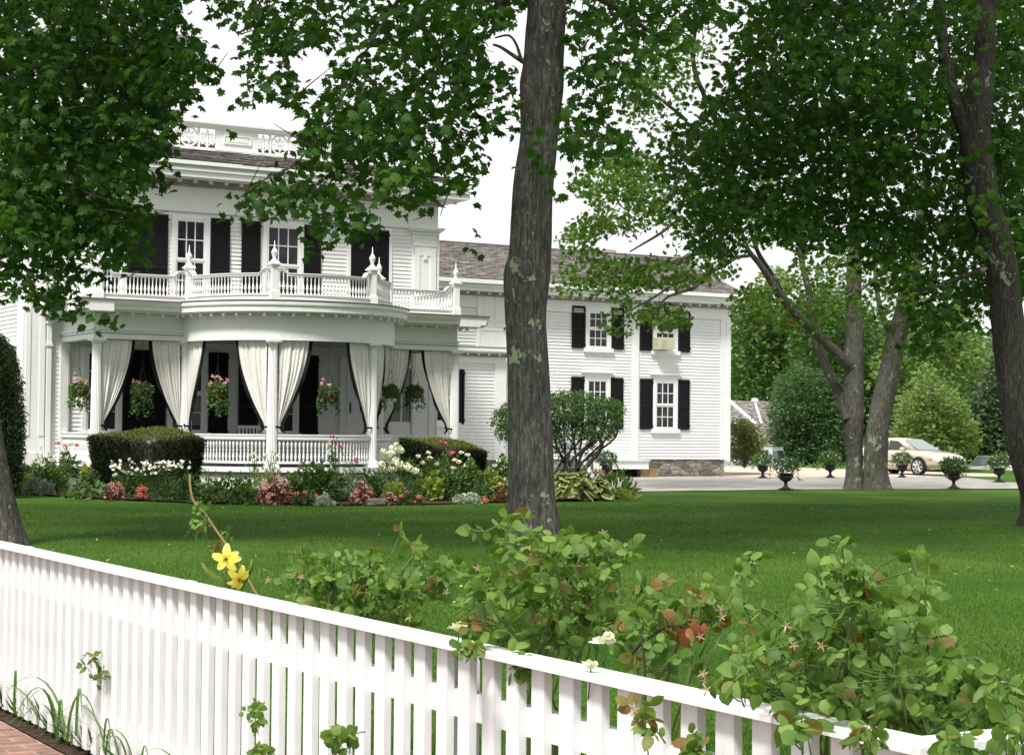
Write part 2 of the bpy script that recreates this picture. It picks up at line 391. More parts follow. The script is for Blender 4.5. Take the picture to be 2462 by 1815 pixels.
# ------------------------------------------------------------------ ground
def sheet(name, pts, z, m, kind='structure', sub=None):
    b = MB(); b.add([(p[0], p[1], z) for p in pts], [tuple(range(len(pts)))])
    return tag(b.build(name, m), kind=kind)
def lawnmat():
    m, nt, b = newmat('mown_lawn', (.04, .09, .02), .85, .04)
    co = coords(nt)
    n1 = N(nt, 'ShaderNodeTexNoise'); n1.inputs['Scale'].default_value = .35; n1.inputs['Detail'].default_value = 6; L(nt, co, n1.inputs[0])
    n2 = N(nt, 'ShaderNodeTexNoise'); n2.inputs['Scale'].default_value = 28; n2.inputs['Detail'].default_value = 4; L(nt, co, n2.inputs[0])
    c = ramp(nt, n1.outputs[0], [(.3, (.032, .088, .012)), (.5, (.054, .118, .017)), (.7, (.085, .142, .028))])
    f = ramp(nt, n2.outputs[0], [(.3, (.5, .55, .5)), (.5, (1, 1, 1)), (.72, (1.4, 1.35, 1.2))])
    L(nt, mixc(nt, 1.0, c, f, 'MULTIPLY'), b.inputs['Base Color']); bump(nt, b, n2.outputs[0], .8, .03)
    return m
M['lawn'] = lawnmat()
M['pave'] = mottled('grey_stone_drive', (.13, .125, .12), (.42, .40, .37), 3.2, .9, .2, .25, 9, (.22, 2.2, 1), .36, .5)
M['gravel'] = mottled('pink_gravel', (.40, .32, .25), (.58, .49, .40), 22, .9, .1, .4, 6)
M['soil'] = mottled('dark_soil', (.03, .022, .015), (.07, .05, .035), 14, .95, .05, .5)
R_ = 900
def gz(d, x=0.):                                  # the land falls away gently behind the gravel court
    t = max(0., min(1., (d - 87) / 7)); k = max(0., min(1., (x - 62) / 10)); return -.03 - (.85 + .45 * k) * t * t * (3 - 2 * t)
b = MB(); gs = [-900, -200, -60, -20] + [float(v) for v in range(0, 140, 4)] + [180, 300, 600, 900]
for yv in gs:
    for xv in gs: b.v.append((xv, yv, gz(depth((xv, yv, 0)), xv)))
n_ = len(gs); b.f = [(j * n_ + i, j * n_ + i + 1, (j + 1) * n_ + i + 1, (j + 1) * n_ + i) for j in range(n_ - 1) for i in range(n_ - 1)]
tag(b.build('ground', M['lawn'], smooth=True), kind='structure')
FX = 2.58                                   # the fence stands along x = FX
b = MB()                                    # lawn: a dense sheet with very shallow undulation and a mound at the middle tree
T1 = at(1285, 1325, z=0)
nx, ny = 120, 90; xs = np.linspace(FX + .02, 62, nx); ys = np.linspace(2.3, 64, ny)
for yv in ys:
    for xv in xs:
        d2 = (xv - T1.x) ** 2 + (yv - T1.y) ** 2
        b.v.append((xv, yv, .012 * noise.noise(Vector((xv * .25, yv * .25, 0))) + .10 * math.exp(-d2 / .9)))
for j in range(ny - 1):
    for i in range(nx - 1):
        k = j * nx + i; b.f.append((k, k + 1, k + nx + 1, k + nx))
tag(b.build('lawn', M['lawn'], smooth=True), kind='structure')
G = lambda x, y: at(x, y, z=0)
sheet('sidewalk', [(1.1, -20), (FX - .075, -20), (FX - .075, 60), (1.1, 60)], .0, M['brick'])
M['asphalt'] = mottled('asphalt', (.09, .09, .09), (.14, .14, .135), 30, .9, .1, .3)
sheet('road', [(-9, -20), (1.1, -20), (1.1, 60), (-9, 60)], -.02, M['asphalt'])
sheet('fence_border', [(FX - .075, -20), (FX + .06, -20), (FX + .06, 60), (FX - .075, 60)], .006, M['soil'])
DR = [G(1480, 1184), G(1600, 1182), G(1750, 1180), G(1950, 1178), G(2150, 1177), G(2462, 1176), G(2800, 1176)]
DF = [G(2800, 1178), G(2448, 1162), G(2330, 1150), G(2186, 1143)]
sheet('driveway', DR + DF + [Vector((47, 49.5, 0)), Vector((39.4, 50.6, 0)), Vector((39.4, 51.8, 0)), Vector((24, 51.8, 0)), Vector((24, 42, 0))], .022, M['pave'])
sheet('gravel_court', [Vector((39.5, 50.4, 0)), Vector((47, 49.6, 0)), G(2186, 1143), G(2400, 1147), G(2400, 1140), G(2300, 1137), Vector((54, 66, 0)), Vector((50, 70, 0)), Vector((40, 74, 0)), Vector((34, 70, 0)), Vector((36, 60, 0)), Vector((39.5, 56, 0))], .018, M['gravel'])

# ------------------------------------------------------------------ the house
YM, YW, YB, YP = 46.5, 51.88, 51.1, 43.72      # fronts: main block, wing, low block between them, porch line
XL, XR = 12.89, 24.88
CXB, RB = 18.97, 2.73                          # centre and radius of the round porch bay
house = thing('white_house', 'large white clapboard house with black shutters, round pillared porch and long side wing', 'house', (18.9, YM, 0))
fm = Frame((0, YM, 0), (1, 0, 0), (0, -1, 0)); fw_ = Frame((0, YW, 0), (1, 0, 0), (0, -1, 0)); fb = Frame((0, YB, 0), (1, 0, 0), (0, -1, 0))
fl = Frame((XL, 0, 0), (0, 1, 0), (-1, 0, 0))   # left side wall, u is world y
ux = lambda px, py, y=YM: at(px, py, y=y).x
zz = lambda px, py, y=YM: at(px, py, y=y).z

def clap(mb, fr, u0, u1, z0, z1, e=.112):
    z = z0; g = random.Random(int(u0 * 99))
    while z < z1 - .01:
        t = min(z + e, z1); j = g.uniform(-.002, .002)
        mb.add([fr.p(u0, z, .026 + j), fr.p(u1, z, .026 - j), fr.p(u1, t + .006, .002), fr.p(u0, t + .006, .002)], [(0, 1, 2, 3)])
        mb.add([fr.p(u0, z, 0), fr.p(u1, z, 0), fr.p(u1, z, .026 - j), fr.p(u0, z, .026 + j)], [(0, 1, 2, 3)])
        z = t
def window(fr, u0, u1, z0, z1, cols=3, rows=2, cap=False, split=.5, label=None):
    c = .12; b = MB()
    b.fbox(fr, u0, u0 + c, z0, z1, 0, .07); b.fbox(fr, u1 - c, u1, z0, z1, 0, .07); b.fbox(fr, u0 + c, u1 - c, z1 - c, z1, 0, .068)
    b.fbox(fr, u0 - .08, u1 + .08, z0 - .14, z0, 0, .11); b.fbox(fr, u0 - .02, u1 + .02, z0 - .2, z0 - .14, 0, .05)
    if cap:
        b.fbox(fr, u0 - .06, u1 + .06, z1, z1 + .12, 0, .075); b.fbox(fr, u0 - .12, u1 + .12, z1 + .12, z1 + .17, 0, .16)
    wdw = b.build('window', M['trim'], house)
    a0, a1, b0, b1 = u0 + c, u1 - c, z0, z1 - c; zs = b0 + (b1 - b0) * split
    for (q0, q1, n) in ((b0, zs, .0), (zs, b1, .014)):
        b = MB(); w_ = .055
        b.fbox(fr, a0, a0 + w_, q0, q1, .029, .043 + n); b.fbox(fr, a1 - w_, a1, q0, q1, .029, .043 + n)
        b.fbox(fr, a0 + w_, a1 - w_, q0, q0 + .07, .029, .044 + n); b.fbox(fr, a0 + w_, a1 - w_, q1 - .05, q1, .029, .044 + n)
        for k in range(1, cols):
            u = a0 + w_ + (a1 - a0 - 2 * w_) * k / cols; b.fbox(fr, u - .013, u + .013, q0 + .07, q1 - .05, .029, .040 + n)
        for k in range(1, rows):
            z = q0 + .07 + (q1 - q0 - .12) * k / rows; b.fbox(fr, a0 + w_, a1 - w_, z - .013, z + .013, .029, .039 + n)
        b.build('sash', M['trim'], wdw)
        b = MB(); b.add([fr.p(a0, q0, .0285 + n * .1), fr.p(a1, q0, .0285 + n * .1), fr.p(a1, q1, .0285 + n * .1), fr.p(a0, q1, .0285 + n * .1)], [(0, 1, 2, 3)])
        b.build('pane', M['glass'], wdw)
    return wdw
def shutter(fr, u0, u1, z0, z1, mid=.36):
    b = MB(); w_ = .055; n0, n1 = .032, .07; zm = z0 + (z1 - z0) * mid
    b.fbox(fr, u0, u0 + w_, z0, z1, n0, n1); b.fbox(fr, u1 - w_, u1, z0, z1, n0, n1)
    for (q0, q1) in ((z0, z0 + .11), (zm - .045, zm + .045), (z1 - .09, z1)): b.fbox(fr, u0 + w_, u1 - w_, q0, q1, n0 + .001, n1 - .002)
    for (q0, q1) in ((z0 + .11, zm - .045), (zm + .045, z1 - .09)):
        k = max(2, int((q1 - q0) / .052)); h = (q1 - q0) / k
        for i in range(k):
            z = q0 + i * h
            b.add([fr.p(u0 + w_, z, n1 - .008), fr.p(u1 - w_, z, n1 - .008), fr.p(u1 - w_, z + h * 1.15, n0 + .004), fr.p(u0 + w_, z + h * 1.15, n0 + .004)], [(0, 1, 2, 3)])
    for z in (z0 + .13, z1 - .13):                      # pintle hinges
        for u in (u0, u1): b.fbox(fr, u - .02, u + .02, z - .03, z + .03, n1 + .001, n1 + .018)
    b.fbox(fr, u0 + .1, u1 - .1, zm - .012, zm + .0, n1 - .001, n1 + .004)
    return b.build('shutter', M['shutter'], house)
def dentils(mb, path_pts, z, s=.055):
    for (x, y, nx_, ny_) in path_pts:
        t = (-ny_, nx_)
        P = []
        for zz_ in (z - s, z):
            for (a, c) in ((-s / 2, -s / 2), (s / 2, -s / 2), (s / 2, s / 2), (-s / 2, s / 2)):
                P.append((x + t[0] * a + nx_ * c, y + t[1] * a + ny_ * c, zz_))
        mb.add(P, [(0, 3, 2, 1), (4, 5, 6, 7), (0, 1, 5, 4), (1, 2, 6, 5), (2, 3, 7, 6), (3, 0, 4, 7)])
def line_pts(p0, p1, n_, step, off=0.0):
    d = Vector((p1[0] - p0[0], p1[1] - p0[1])); k = max(1, int(d.length / step)); out = []
    for i in range(k + 1):
        q = d * (i / k); out.append((p0[0] + q.x + n_[0] * off, p0[1] + q.y + n_[1] * off, n_[0], n_[1]))
    return out
def arc_pts(t0, t1, n=48, r=RB):
    return [(CXB + r * math.sin(a), YP - r * math.cos(a), math.sin(a), -math.cos(a)) for a in np.radians(np.linspace(t0, t1, n))]

# ---- main block walls
FZ = 7.42
b = MB(); clap(b, fm, XL + .55, XR - .80, .55, FZ)
b.build('clapboard_wall', M['white'], house)
b = MB(); clap(b, fl, YM + .5, 58, .55, FZ); b.build('clapboard_wall', M['white'], house)
b = MB(); b.box(XL + .001, XR - .001, YM + .002, 58, .5, 8.2); b.build('house_core', M['white'], house)
b = MB(); b.fbox(fm, XL - .03, XR + .03, FZ, 8.22, 0, .055); b.fbox(fm, XL - .04, XR + .04, FZ - .045, FZ + .01, 0, .085)
b.fbox(fl, YM - .03, 58, FZ, 8.22, 0, .055); b.build('frieze', M['trim'], house)
def pilaster(u0, u1, z0, z1, side):
    b = MB(); b.fbox(fm, u0, u1, z0, z1, 0, .09)
    if side < 0: b.fbox(fl, YM - .088, YM + .5, z0, z1, 0, .06)
    else: b.box(XR, XR + .06, YM - .088, YM + .5, z0, z1)
    c0 = z1 - .02
    for dz, pr in ((0, .05), (.06, .09), (.11, .15), (.15, .18)): b.fbox(fm, u0 - pr, u1 + pr, c0 + dz, c0 + dz + .05, 0, .09 + pr)
    for dz in (-.12, -.34): b.fbox(fm, u0 - .015, u1 + .015, c0 + dz, c0 + dz + .02, .088, .108)
    p = (u0 + u1) / 2; w_ = (u1 - u0) * .22
    b.fbox(fm, u0 + .03, p - w_, z0 + .8, c0 - .40, .089, .112); b.fbox(fm, p + w_, u1 - .03, z0 + .8, c0 - .40, .089, .112)
    b.fbox(fm, u0 + .03, u1 - .03, c0 - .62, c0 - .40, .0885, .1115); b.fbox(fm, p - .05, p + .05, c0 - .74, c0 - .62, .09, .13)
    b.fbox(fm, u0 - .05, u1 + .05, z0, z0 + .35, .0905, .13)
    return b.build('corner_pilaster', M['trim'], house)
pilaster(XR - .80, XR - .02, .5, 7.24, 1); pilaster(XL - .02, XL + .53, .5, 7.24, -1)
# eaves: soffit, fascia and gutter steps, dentils
b = MB(); ex0, ex1, ey0, ey1 = XL - .72, XR + .72, YM - .70, 58.7
for (g, z0, z1) in ((.0, 8.24, 8.40), (.05, 8.40, 8.47), (-.03, 8.47, 8.56), (.10, 8.56, 8.66)):
    b.box(ex0 - g, ex1 + g, ey0 - g, ey1 + g, z0, z1)
dentils(b, line_pts((XL - .4, YM), (XR + .5, YM), (0, -1), .43, .20), 8.239, .09)
b.build('cornice', M['trim'], house)
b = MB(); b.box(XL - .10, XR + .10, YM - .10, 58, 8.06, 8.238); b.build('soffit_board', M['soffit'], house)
def roof_plane(name, e0, u, v, length, slope, trim0=0.0, trim1=0.0, step=.16, parent=None):
    """Courses of shingles from the eave point e0; trim0/1: how much each end draws in per metre of slope."""
    e0, u, v = Vector(e0), Vector(u).normalized(), Vector(v).normalized(); n_ = u.cross(v)
    if n_.z < 0: n_ = -n_
    mb = MB(); mb.uv = []; k = int(slope / step); g = random.Random(3)
    for i in range(k):
        a, c = i * step, (i + 1) * step + .012
        l0, l1 = trim0 * a, length - trim1 * a; u_ = l0
        while u_ < l1 - .01:
            w_ = min(g.uniform(.5, 1.4), l1 - u_); j = g.uniform(-.012, .012); lift = .022 + g.uniform(0, .008)
            P = [e0 + u * u_ + v * (a + j) + n_ * lift, e0 + u * (u_ + w_) + v * (a + j) + n_ * lift, e0 + u * (u_ + w_) + v * c, e0 + u * u_ + v * c]
            mb.add(P, [(0, 1, 2, 3)]); mb.uv += [(u_, a + .004), (u_ + w_, a + .004), (u_ + w_, a + .15), (u_, a + .15)]
            Q = [P[0], P[1], P[1] - n_ * .03, P[0] - n_ * .03]
            mb.add(Q, [(3, 2, 1, 0)]); mb.uv += [(u_, a)] * 4
            u_ += w_
    return mb.build(name, M['shingle'], parent or house)
sl_ = .36; hyp = math.hypot(1, sl_)
E0 = (ex0 - .1, ey0 - .1, 8.665); LN = ex1 - ex0 + .2
rf = roof_plane('roof', E0, (1, 0, 0), (0, 1, sl_), LN, 2.6 * hyp, 1 / hyp, 1 / hyp)
roof_plane('roof', (ex0 - .1, ey1 + .1, 8.665), (0, -1, 0), (1, 0, sl_), ey1 - ey0 + .2, 2.6 * hyp, 1 / hyp, 1 / hyp)
b = MB(); z_ = 8.665 + 2.55 * sl_; b.box(ex0 + 2.4, ex1 - 2.4, ey0 + 2.4, ey1 - 2.4, 8.66, z_)
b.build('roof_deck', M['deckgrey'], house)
b = MB()
for x in (ux(415, 385), ux(728, 405), ux(1000, 430)): b.box(x - .12, x + .10, YM + .35, YM + .60, 8.86, 9.03)
b.build('snow_guard', M['trim'], house)
# ---- roof parapet with rosettes and palmettes
YR = 47.2
par = MB(); px0, px1 = XL + 1.1, XR - 1.1; PB, PT = 9.03, 9.99
par.box(px0, px1, YR, YR + .14, PB, 9.29)
for (g, z0, z1) in ((.02, 9.83, 9.88), (.06, 9.88, 9.94), (.10, 9.94, 9.99)): par.box(px0 - g, px1 + g, YR - g, YR + .14 + g, z0, z1)
pan0, pan1 = 18.32, 19.57; per = 2.70
cells = []
for k in range(-2, 3):
    o = k * per
    if px0 < pan0 + o and pan1 + o < px1:
        par.box(pan0 + o, pan1 + o, YR + .02, YR + .12, 9.29, 9.83)
        for (a, c, d, e) in ((.22, 1.03, 9.66, 9.69), (.22, 1.03, 9.44, 9.47), (.22, .25, 9.47, 9.66), (1.00, 1.03, 9.47, 9.66)): par.box(pan0 + o + a, pan0 + o + c, YR - .01, YR + .02, d, e)
        par.box(pan0 + o + .30, pan0 + o + .95, YR + .0, YR + .02, 9.51, 9.62)
    for (x, kind) in ((17.53, 'r'), (18.07, 'p'), (17.03, 'p')):
        if px0 + .3 < x + o < px1 - .3: cells.append((x + o, kind))
    for x in (17.24, 17.82):
        if px0 < x + o < px1: par.box(x + o - .022, x + o + .022, YR + .01, YR + .11, 9.29, 9.83)
parapet = par.build('roof_parapet', M['trim'], house)
for (x, kind) in cells:
    b = MB(); zc = 9.56
    if kind == 'r':
        ring = [(x + .255 * math.cos(a), YR + .05, zc + .255 * math.sin(a)) for a in np.linspace(0, 2 * math.pi, 29)]
        b.tube(ring, .026, 6, False); b.lathe([(.0, -.04), (.05, -.03), (.05, .03), (0, .04)], (0, 0, 0), 8)
        nv = len(b.v); b.v[nv - 32:] = [(x + p[0], YR + .05 + p[2], zc + p[1]) for p in b.v[nv - 32:]]
        for k in range(8):
            a = k * math.pi / 4; d = Vector((math.cos(a), 0, math.sin(a))); t = Vector((-d.z, 0, d.x)); c = Vector((x, YR + .05, zc)); y_ = Vector((0, .03, 0))
            P = [c + d * .06, c + d * .14 + t * .038, c + d * .225, c + d * .14 - t * .038]
            b.add([p - y_ for p in P] + [p + y_ for p in P], [(0, 1, 2, 3), (7, 6, 5, 4), (0, 4, 5, 1), (1, 5, 6, 2), (2, 6, 7, 3), (3, 7, 4, 0)])
        b.build('rosette', M['trim'], parapet)
    else:
        b.tube([(x, YR + .05, 9.30), (x, YR + .05, 9.58), (x, YR + .05, 9.70), (x, YR + .05, 9.80)], [.03, .035, .048, .012], 8)
        for k, zb in enumerate((9.34, 9.43, 9.52, 9.60)):
            for s in (-1, 1):
                b.tube([(x + s * .02, YR + .05, zb), (x + s * .09, YR + .05, zb + .07), (x + s * .15, YR + .05, zb + .075), (x + s * .175, YR + .05, zb + .03)], [.018, .022, .024, .02], 6)
        b.build('palmette', M['trim'], parapet)
# square belvedere set back on the flat roof, mostly behind leaves
b = MB(); bx0, bx1 = 15.0, 18.35; fbv = Frame((0, 50.2, 0), (1, 0, 0), (0, -1, 0))
b.box(bx0, bx1, 50.2, 54.5, 9.3, 12.9); b.box(bx0 - .5, bx1 + .5, 49.7, 55, 12.9, 13.2); bel = b.build('belvedere', M['trim'], house)
for (a, c) in ((17.25, 17.72), (15.9, 16.3)):
    b = MB(); b.fbox(fbv, a, c, 11.25, 12.55, 0, .05); b.build('belvedere_shutter', M['shutter'], bel)

# ---- upper windows of the main block
ZT = 7.28
for (f0, f1, s0, s1) in ((410, 502, None, (505.5, 551)), (630, 727.5, (579.5, 624.5), (730, 770))):
    window(fm, ux(f0, 640), ux(f1, 640), 4.95, ZT, 3, 2)
    if s0: shutter(fm, ux(s0[0], 600), ux(s0[1], 600), 4.98, ZT - .03)
    shutter(fm, ux(s1[0], 600), ux(s1[1], 600), 4.98, ZT - .03)
for (a, c) in ((305, 351.3), (353, 402)): shutter(fm, ux(a, 600), ux(c, 600), 4.98, ZT - .03)
window(fm, ux(212, 640), ux(302, 640), 4.95, ZT, 3, 2)
w4 = (ux(834, 600), ux(941, 600)); b = MB()      # fourth opening: closed shutters in a white casing
b.fbox(fm, w4[0], w4[0] + .1, 4.9, ZT + .05, 0, .06); b.fbox(fm, w4[1] - .1, w4[1], 4.9, ZT + .05, 0, .06); b.fbox(fm, w4[0], w4[1], ZT - .02, ZT + .06, 0, .062)
b.build('window_casing', M['trim'], house)
mid_ = (w4[0] + w4[1]) / 2
shutter(fm, w4[0] + .105, mid_ - .004, 4.9, ZT - .03); shutter(fm, mid_ + .004, w4[1] - .105, 4.9, ZT - .03)
# ---- ground floor, under the porch
LT, LB = 3.62, 1.42
window(fm, ux(196, 950), ux(292, 950), 1.42, LT + .02, 2, 2)
for (a, c) in ((294, 341.5), (342.5, 397)): shutter(fm, ux(a, 950), ux(c, 950), LB - .1, LT - .02)
window(fm, ux(400, 950), ux(497, 950), 1.42, LT + .02, 3, 2)
shutter(fm, ux(500, 950), ux(546, 950), LB - .1, LT - .02); shutter(fm, ux(572, 950), ux(619, 950), LB - .1, LT - .02)
window(fm, ux(621, 950), ux(717, 950), 1.42, LT + .02, 3, 2)
shutter(fm, ux(719, 950), ux(763, 950), LB - .1, LT - .02)
b = MB(); d0, d1 = ux(820, 950), ux(908, 950)
b.fbox(fm, d0, d1, .6, 3.5, 0, .05); b.fbox(fm, d0 - .06, d0, .6, 3.56, 0, .075); b.fbox(fm, d1, d1 + .06, .6, 3.56, 0, .075); b.fbox(fm, d0 - .06, d1 + .06, 3.5, 3.6, 0, .08)
for (q0, q1) in ((.8, 1.5), (1.65, 3.3)):
    for (a, c) in ((d0 + .15, (d0 + d1) / 2 - .08), ((d0 + d1) / 2 + .08, d1 - .15)): b.fbox(fm, a, c, q0, q1, .049, .066)
dr = b.build('door', M['trim'], house); b = MB(); b.fbox(fm, ux(839, 950), ux(839, 950) + .03, 2.0, 2.32, .05, .09); b.build('door_latch', M['black'], dr)
b = MB(); d0, d1 = ux(925, 950), ux(1001, 950)     # glazed entrance
b.fbox(fm, d0, d1, .6, 1.78, 0, .05); b.fbox(fm, d0, d1, 3.32, 3.7, 0, .06); b.fbox(fm, d0, d0 + .1, 1.78, 3.32, 0, .06); b.fbox(fm, d1 - .09, d1, 1.78, 3.32, 0, .06)
b.fbox(fm, (d0 + d1) / 2 - .02, (d0 + d1) / 2 + .02, 1.78, 3.32, 0, .055); b.fbox(fm, d0 + .12, d1 - .1, .85, 1.55, .049, .064)
dr = b.build('glazed_door', M['trim'], house)
M['glass_pale'], _, _ = newmat('pale_door_glass', (.10, .11, .11), .12, .5)
b = MB(); b.add([fm.p(d0 + .1, 1.78, .03), fm.p(d1 - .09, 1.78, .03), fm.p(d1 - .09, 3.32, .03), fm.p(d0 + .1, 3.32, .03)], [(0, 1, 2, 3)]); b.build('pane', M['glass_pale'], dr)
# side wall window at the far left
b = MB(); y0, y1 = at(14, 800, x=XL).y, at(32, 800, x=XL).y
b.fbox(fl, YM + .75, YM + 2.1, 3.52, 3.62, 0, .1); b.fbox(fl, YM + .6, YM + 2.25, 3.62, 3.68, 0, .16); b.build('window_cap', M['trim'], house)
shutter(fl, YM + .62, YM + 1.1, 1.35, 3.46)
# downspout
b = MB(); xd = ux(112, 900); b.box(xd - .035, xd + .075, YM - .16, YM - .03, .3, 4.2); b.box(xd - .06, xd + .10, YM - .19, YM - .02, 3.62, 3.70); b.box(xd - .06, xd + .10, YM - .19, YM - .02, 4.2, 4.27)
b.build('downspout', M['trim'], house)

# ---- porch
ZD, ZR, ZB_, ZS, ZC = .56, 1.40, 3.73, 4.38, 4.66       # deck, rail, beam underside, soffit, cornice top
X0, X1 = 13.92, 24.02; XA, XB = CXB - RB, CXB + RB
b = MB(); b.box(X0 - .2, X1 + .2, YP - .2, YM - .002, ZD - .14, ZD)
c0 = [(CXB, YP - .1)] + [(p[0], p[1]) for p in arc_pts(-90, 90, 40, RB + .2)]
n_ = len(c0); b.add([(x, y, ZD - .14) for x, y in c0] + [(x, y, ZD - .003) for x, y in c0], [tuple(range(n_, 2 * n_))] + [(i, i + 1, n_ + i + 1, n_ + i) for i in range(1, n_ - 1)])
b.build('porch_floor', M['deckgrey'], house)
nose = [(.0, -.14), (.16, -.14), (.16, -.09), (.23, -.09), (.23, .03), (.0, .03)]
b = MB()
for path in (line_pts((X0, YP), (XA, YP), (0, -1), 1), arc_pts(-90, 90), line_pts((XB, YP), (X1, YP), (0, -1), 1), line_pts((X0, YM), (X0, YP), (-1, 0), 1), line_pts((X1, YP), (X1, YM), (1, 0), 1)):
    b.sweep(path, [(o, z + ZD) for o, z in nose]); b.sweep(path, [(.10, .02), (.13, .02), (.13, ZD - .13), (.10, ZD - .13)])
b.build('porch_skirt', M['trim'], house)
b = MB(); b.box(X0 - .1, X1 + .1, YP - .1, YM - .002, ZB_ + .12, ZB_ + .15)
n_ = len(c0); c1_ = [(CXB, YP)] + [(p[0], p[1]) for p in arc_pts(-90, 90, 40, RB)]
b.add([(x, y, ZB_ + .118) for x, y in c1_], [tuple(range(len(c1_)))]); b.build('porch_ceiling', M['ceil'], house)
# entablature
b = MB(); ent = [(-.13, ZB_), (.09, ZB_), (.09, 3.94), (.14, 3.945), (.14, 3.985), (.07, 4.0), (.07, ZS - .01), (-.13, ZS - .01)]
cor = [(-.2, ZS), (.42, ZS), (.42, ZS + .045), (.58, ZS + .05), (.60, ZS + .12), (.66, ZS + .20), (.68, ZC - .02), (.70, ZC), (-.2, ZC)]
dp = []
for p0, p1, nn in (((X0, YP), (XA, YP), (0, -1)), ((XB, YP), (X1, YP), (0, -1)), ((X0, YM), (X0, YP), (-1, 0)), ((X1, YP), (X1, YM), (1, 0))):
    e = .0
    b.sweep(line_pts(p0, p1, nn, 1), ent)
    q0, q1 = Vector(p0), Vector(p1); d = (q1 - q0).normalized()
    a_ = q0 - d * (.69 if p0 in ((X0, YP), (X1, YP)) else 0); c_ = q1 + d * (.69 if p1 in ((X0, YP), (X1, YP)) else 0)
    if nn[0] == 0: b.sweep([(a_.x, a_.y, *nn), (c_.x, c_.y, *nn)], cor)
    else: b.sweep([(p0[0], min(p0[1], p1[1]) - .68, *nn), (p0[0], YM - .06, *nn)], [(o, z - .003) for o, z in cor])
    dp += line_pts(p0, p1, nn, .36, .37)[(1 if nn[0] == 0 else 0):]
bent = [(-.13, ZB_ - .015), (.11, ZB_ - .015), (.11, ZS - .008), (-.13, ZS - .008)]
bcor = [(-.3, ZS - .004), (.36, ZS - .004), (.36, ZS + .02), (.43, ZS + .03), (.44, ZS + .17), (.47, ZS + .18), (.48, ZC - .05), (.47, ZC + .012), (-.3, ZC + .012)]
b.sweep(arc_pts(-90, 90, 64), bent); b.sweep(arc_pts(-84, 84, 64), bcor)
for a in np.linspace(-80, 80, 25): dp += [arc_pts(a, a, 1, RB + .325)[0]]
dp = [p for p in dp]
dentils(b, dp, ZS - .006, .07)
b.build('porch_entablature', M['trim'], house)
b = MB(); b.box(X0 - .45, X1 + .45, YP - .45, YM - .07, ZC - .02, ZC + .018)
c2_ = [(CXB, YP)] + [(p[0], p[1]) for p in arc_pts(-90, 90, 40, RB + .44)]
b.add([(x, y, ZC + .022) for x, y in c2_], [tuple(range(len(c2_)))])
b.sweep(arc_pts(-84, 84, 64), [(.40, ZC + .012), (.50, ZC + .012), (.50, ZC + .03), (.40, ZC + .03)])
b.sweep([(X0 - .7, YP, 0, -1), (X1 + .7, YP, 0, -1)], [(.62, ZC + .001), (.72, ZC + .001), (.72, ZC + .022), (.62, ZC + .022)])
b.build('porch_roof', M['tin'], house)
# columns
cols = [(X0, YP)] + [(p[0], p[1]) for p in (arc_pts(a, a, 1)[0] for a in (-90, -30, 30, 90))] + [(X1, YP)]
def column_mb(mb, z0, z1, r):
    prof = [(r * 1.45, 0), (r * 1.45, .09), (r * 1.3, .10), (r * 1.32, .15), (r * 1.08, .19), (r, .23)]
    h = z1 - z0
    for t in np.linspace(.1, 1, 7): prof.append((r * (1 - .17 * t ** 1.5), .23 + (h - .36) * t))
    mb.lathe(prof, (0, 0, z0), 40, .13)
    mb.lathe([(r * .86, h - .13), (r * .98, h - .11), (r * .98, h - .09), (r * 1.2, h - .06)], (0, 0, z0), 24)
    s = r * 1.35; mb.box(-s, s, -s, s, z1 - .06, z1)
cb = MB(); column_mb(cb, ZD, ZB_ + .0, .135)
first = None
for i, (x, y) in enumerate(cols):
    if first is None:
        o = first = cb.build('porch_column', M['trim'], house, local=True)
    else:
        o = first.copy(); COL.objects.link(o); o.parent = house
    o.matrix_parent_inverse = Matrix(); o.location = Vector((x, y, 0)) - house.location
b = MB()
for x, nx_ in ((X0, 1),):
    b.box(x - .13, x + .13, YM - .11, YM - .022, ZD, ZB_)
    for k in range(5): b.box(x - .11 + k * .045, x - .085 + k * .045, YM - .125, YM - .109, ZD + .2, ZB_ - .1)
b.build('wall_pilaster', M['trim'], house)
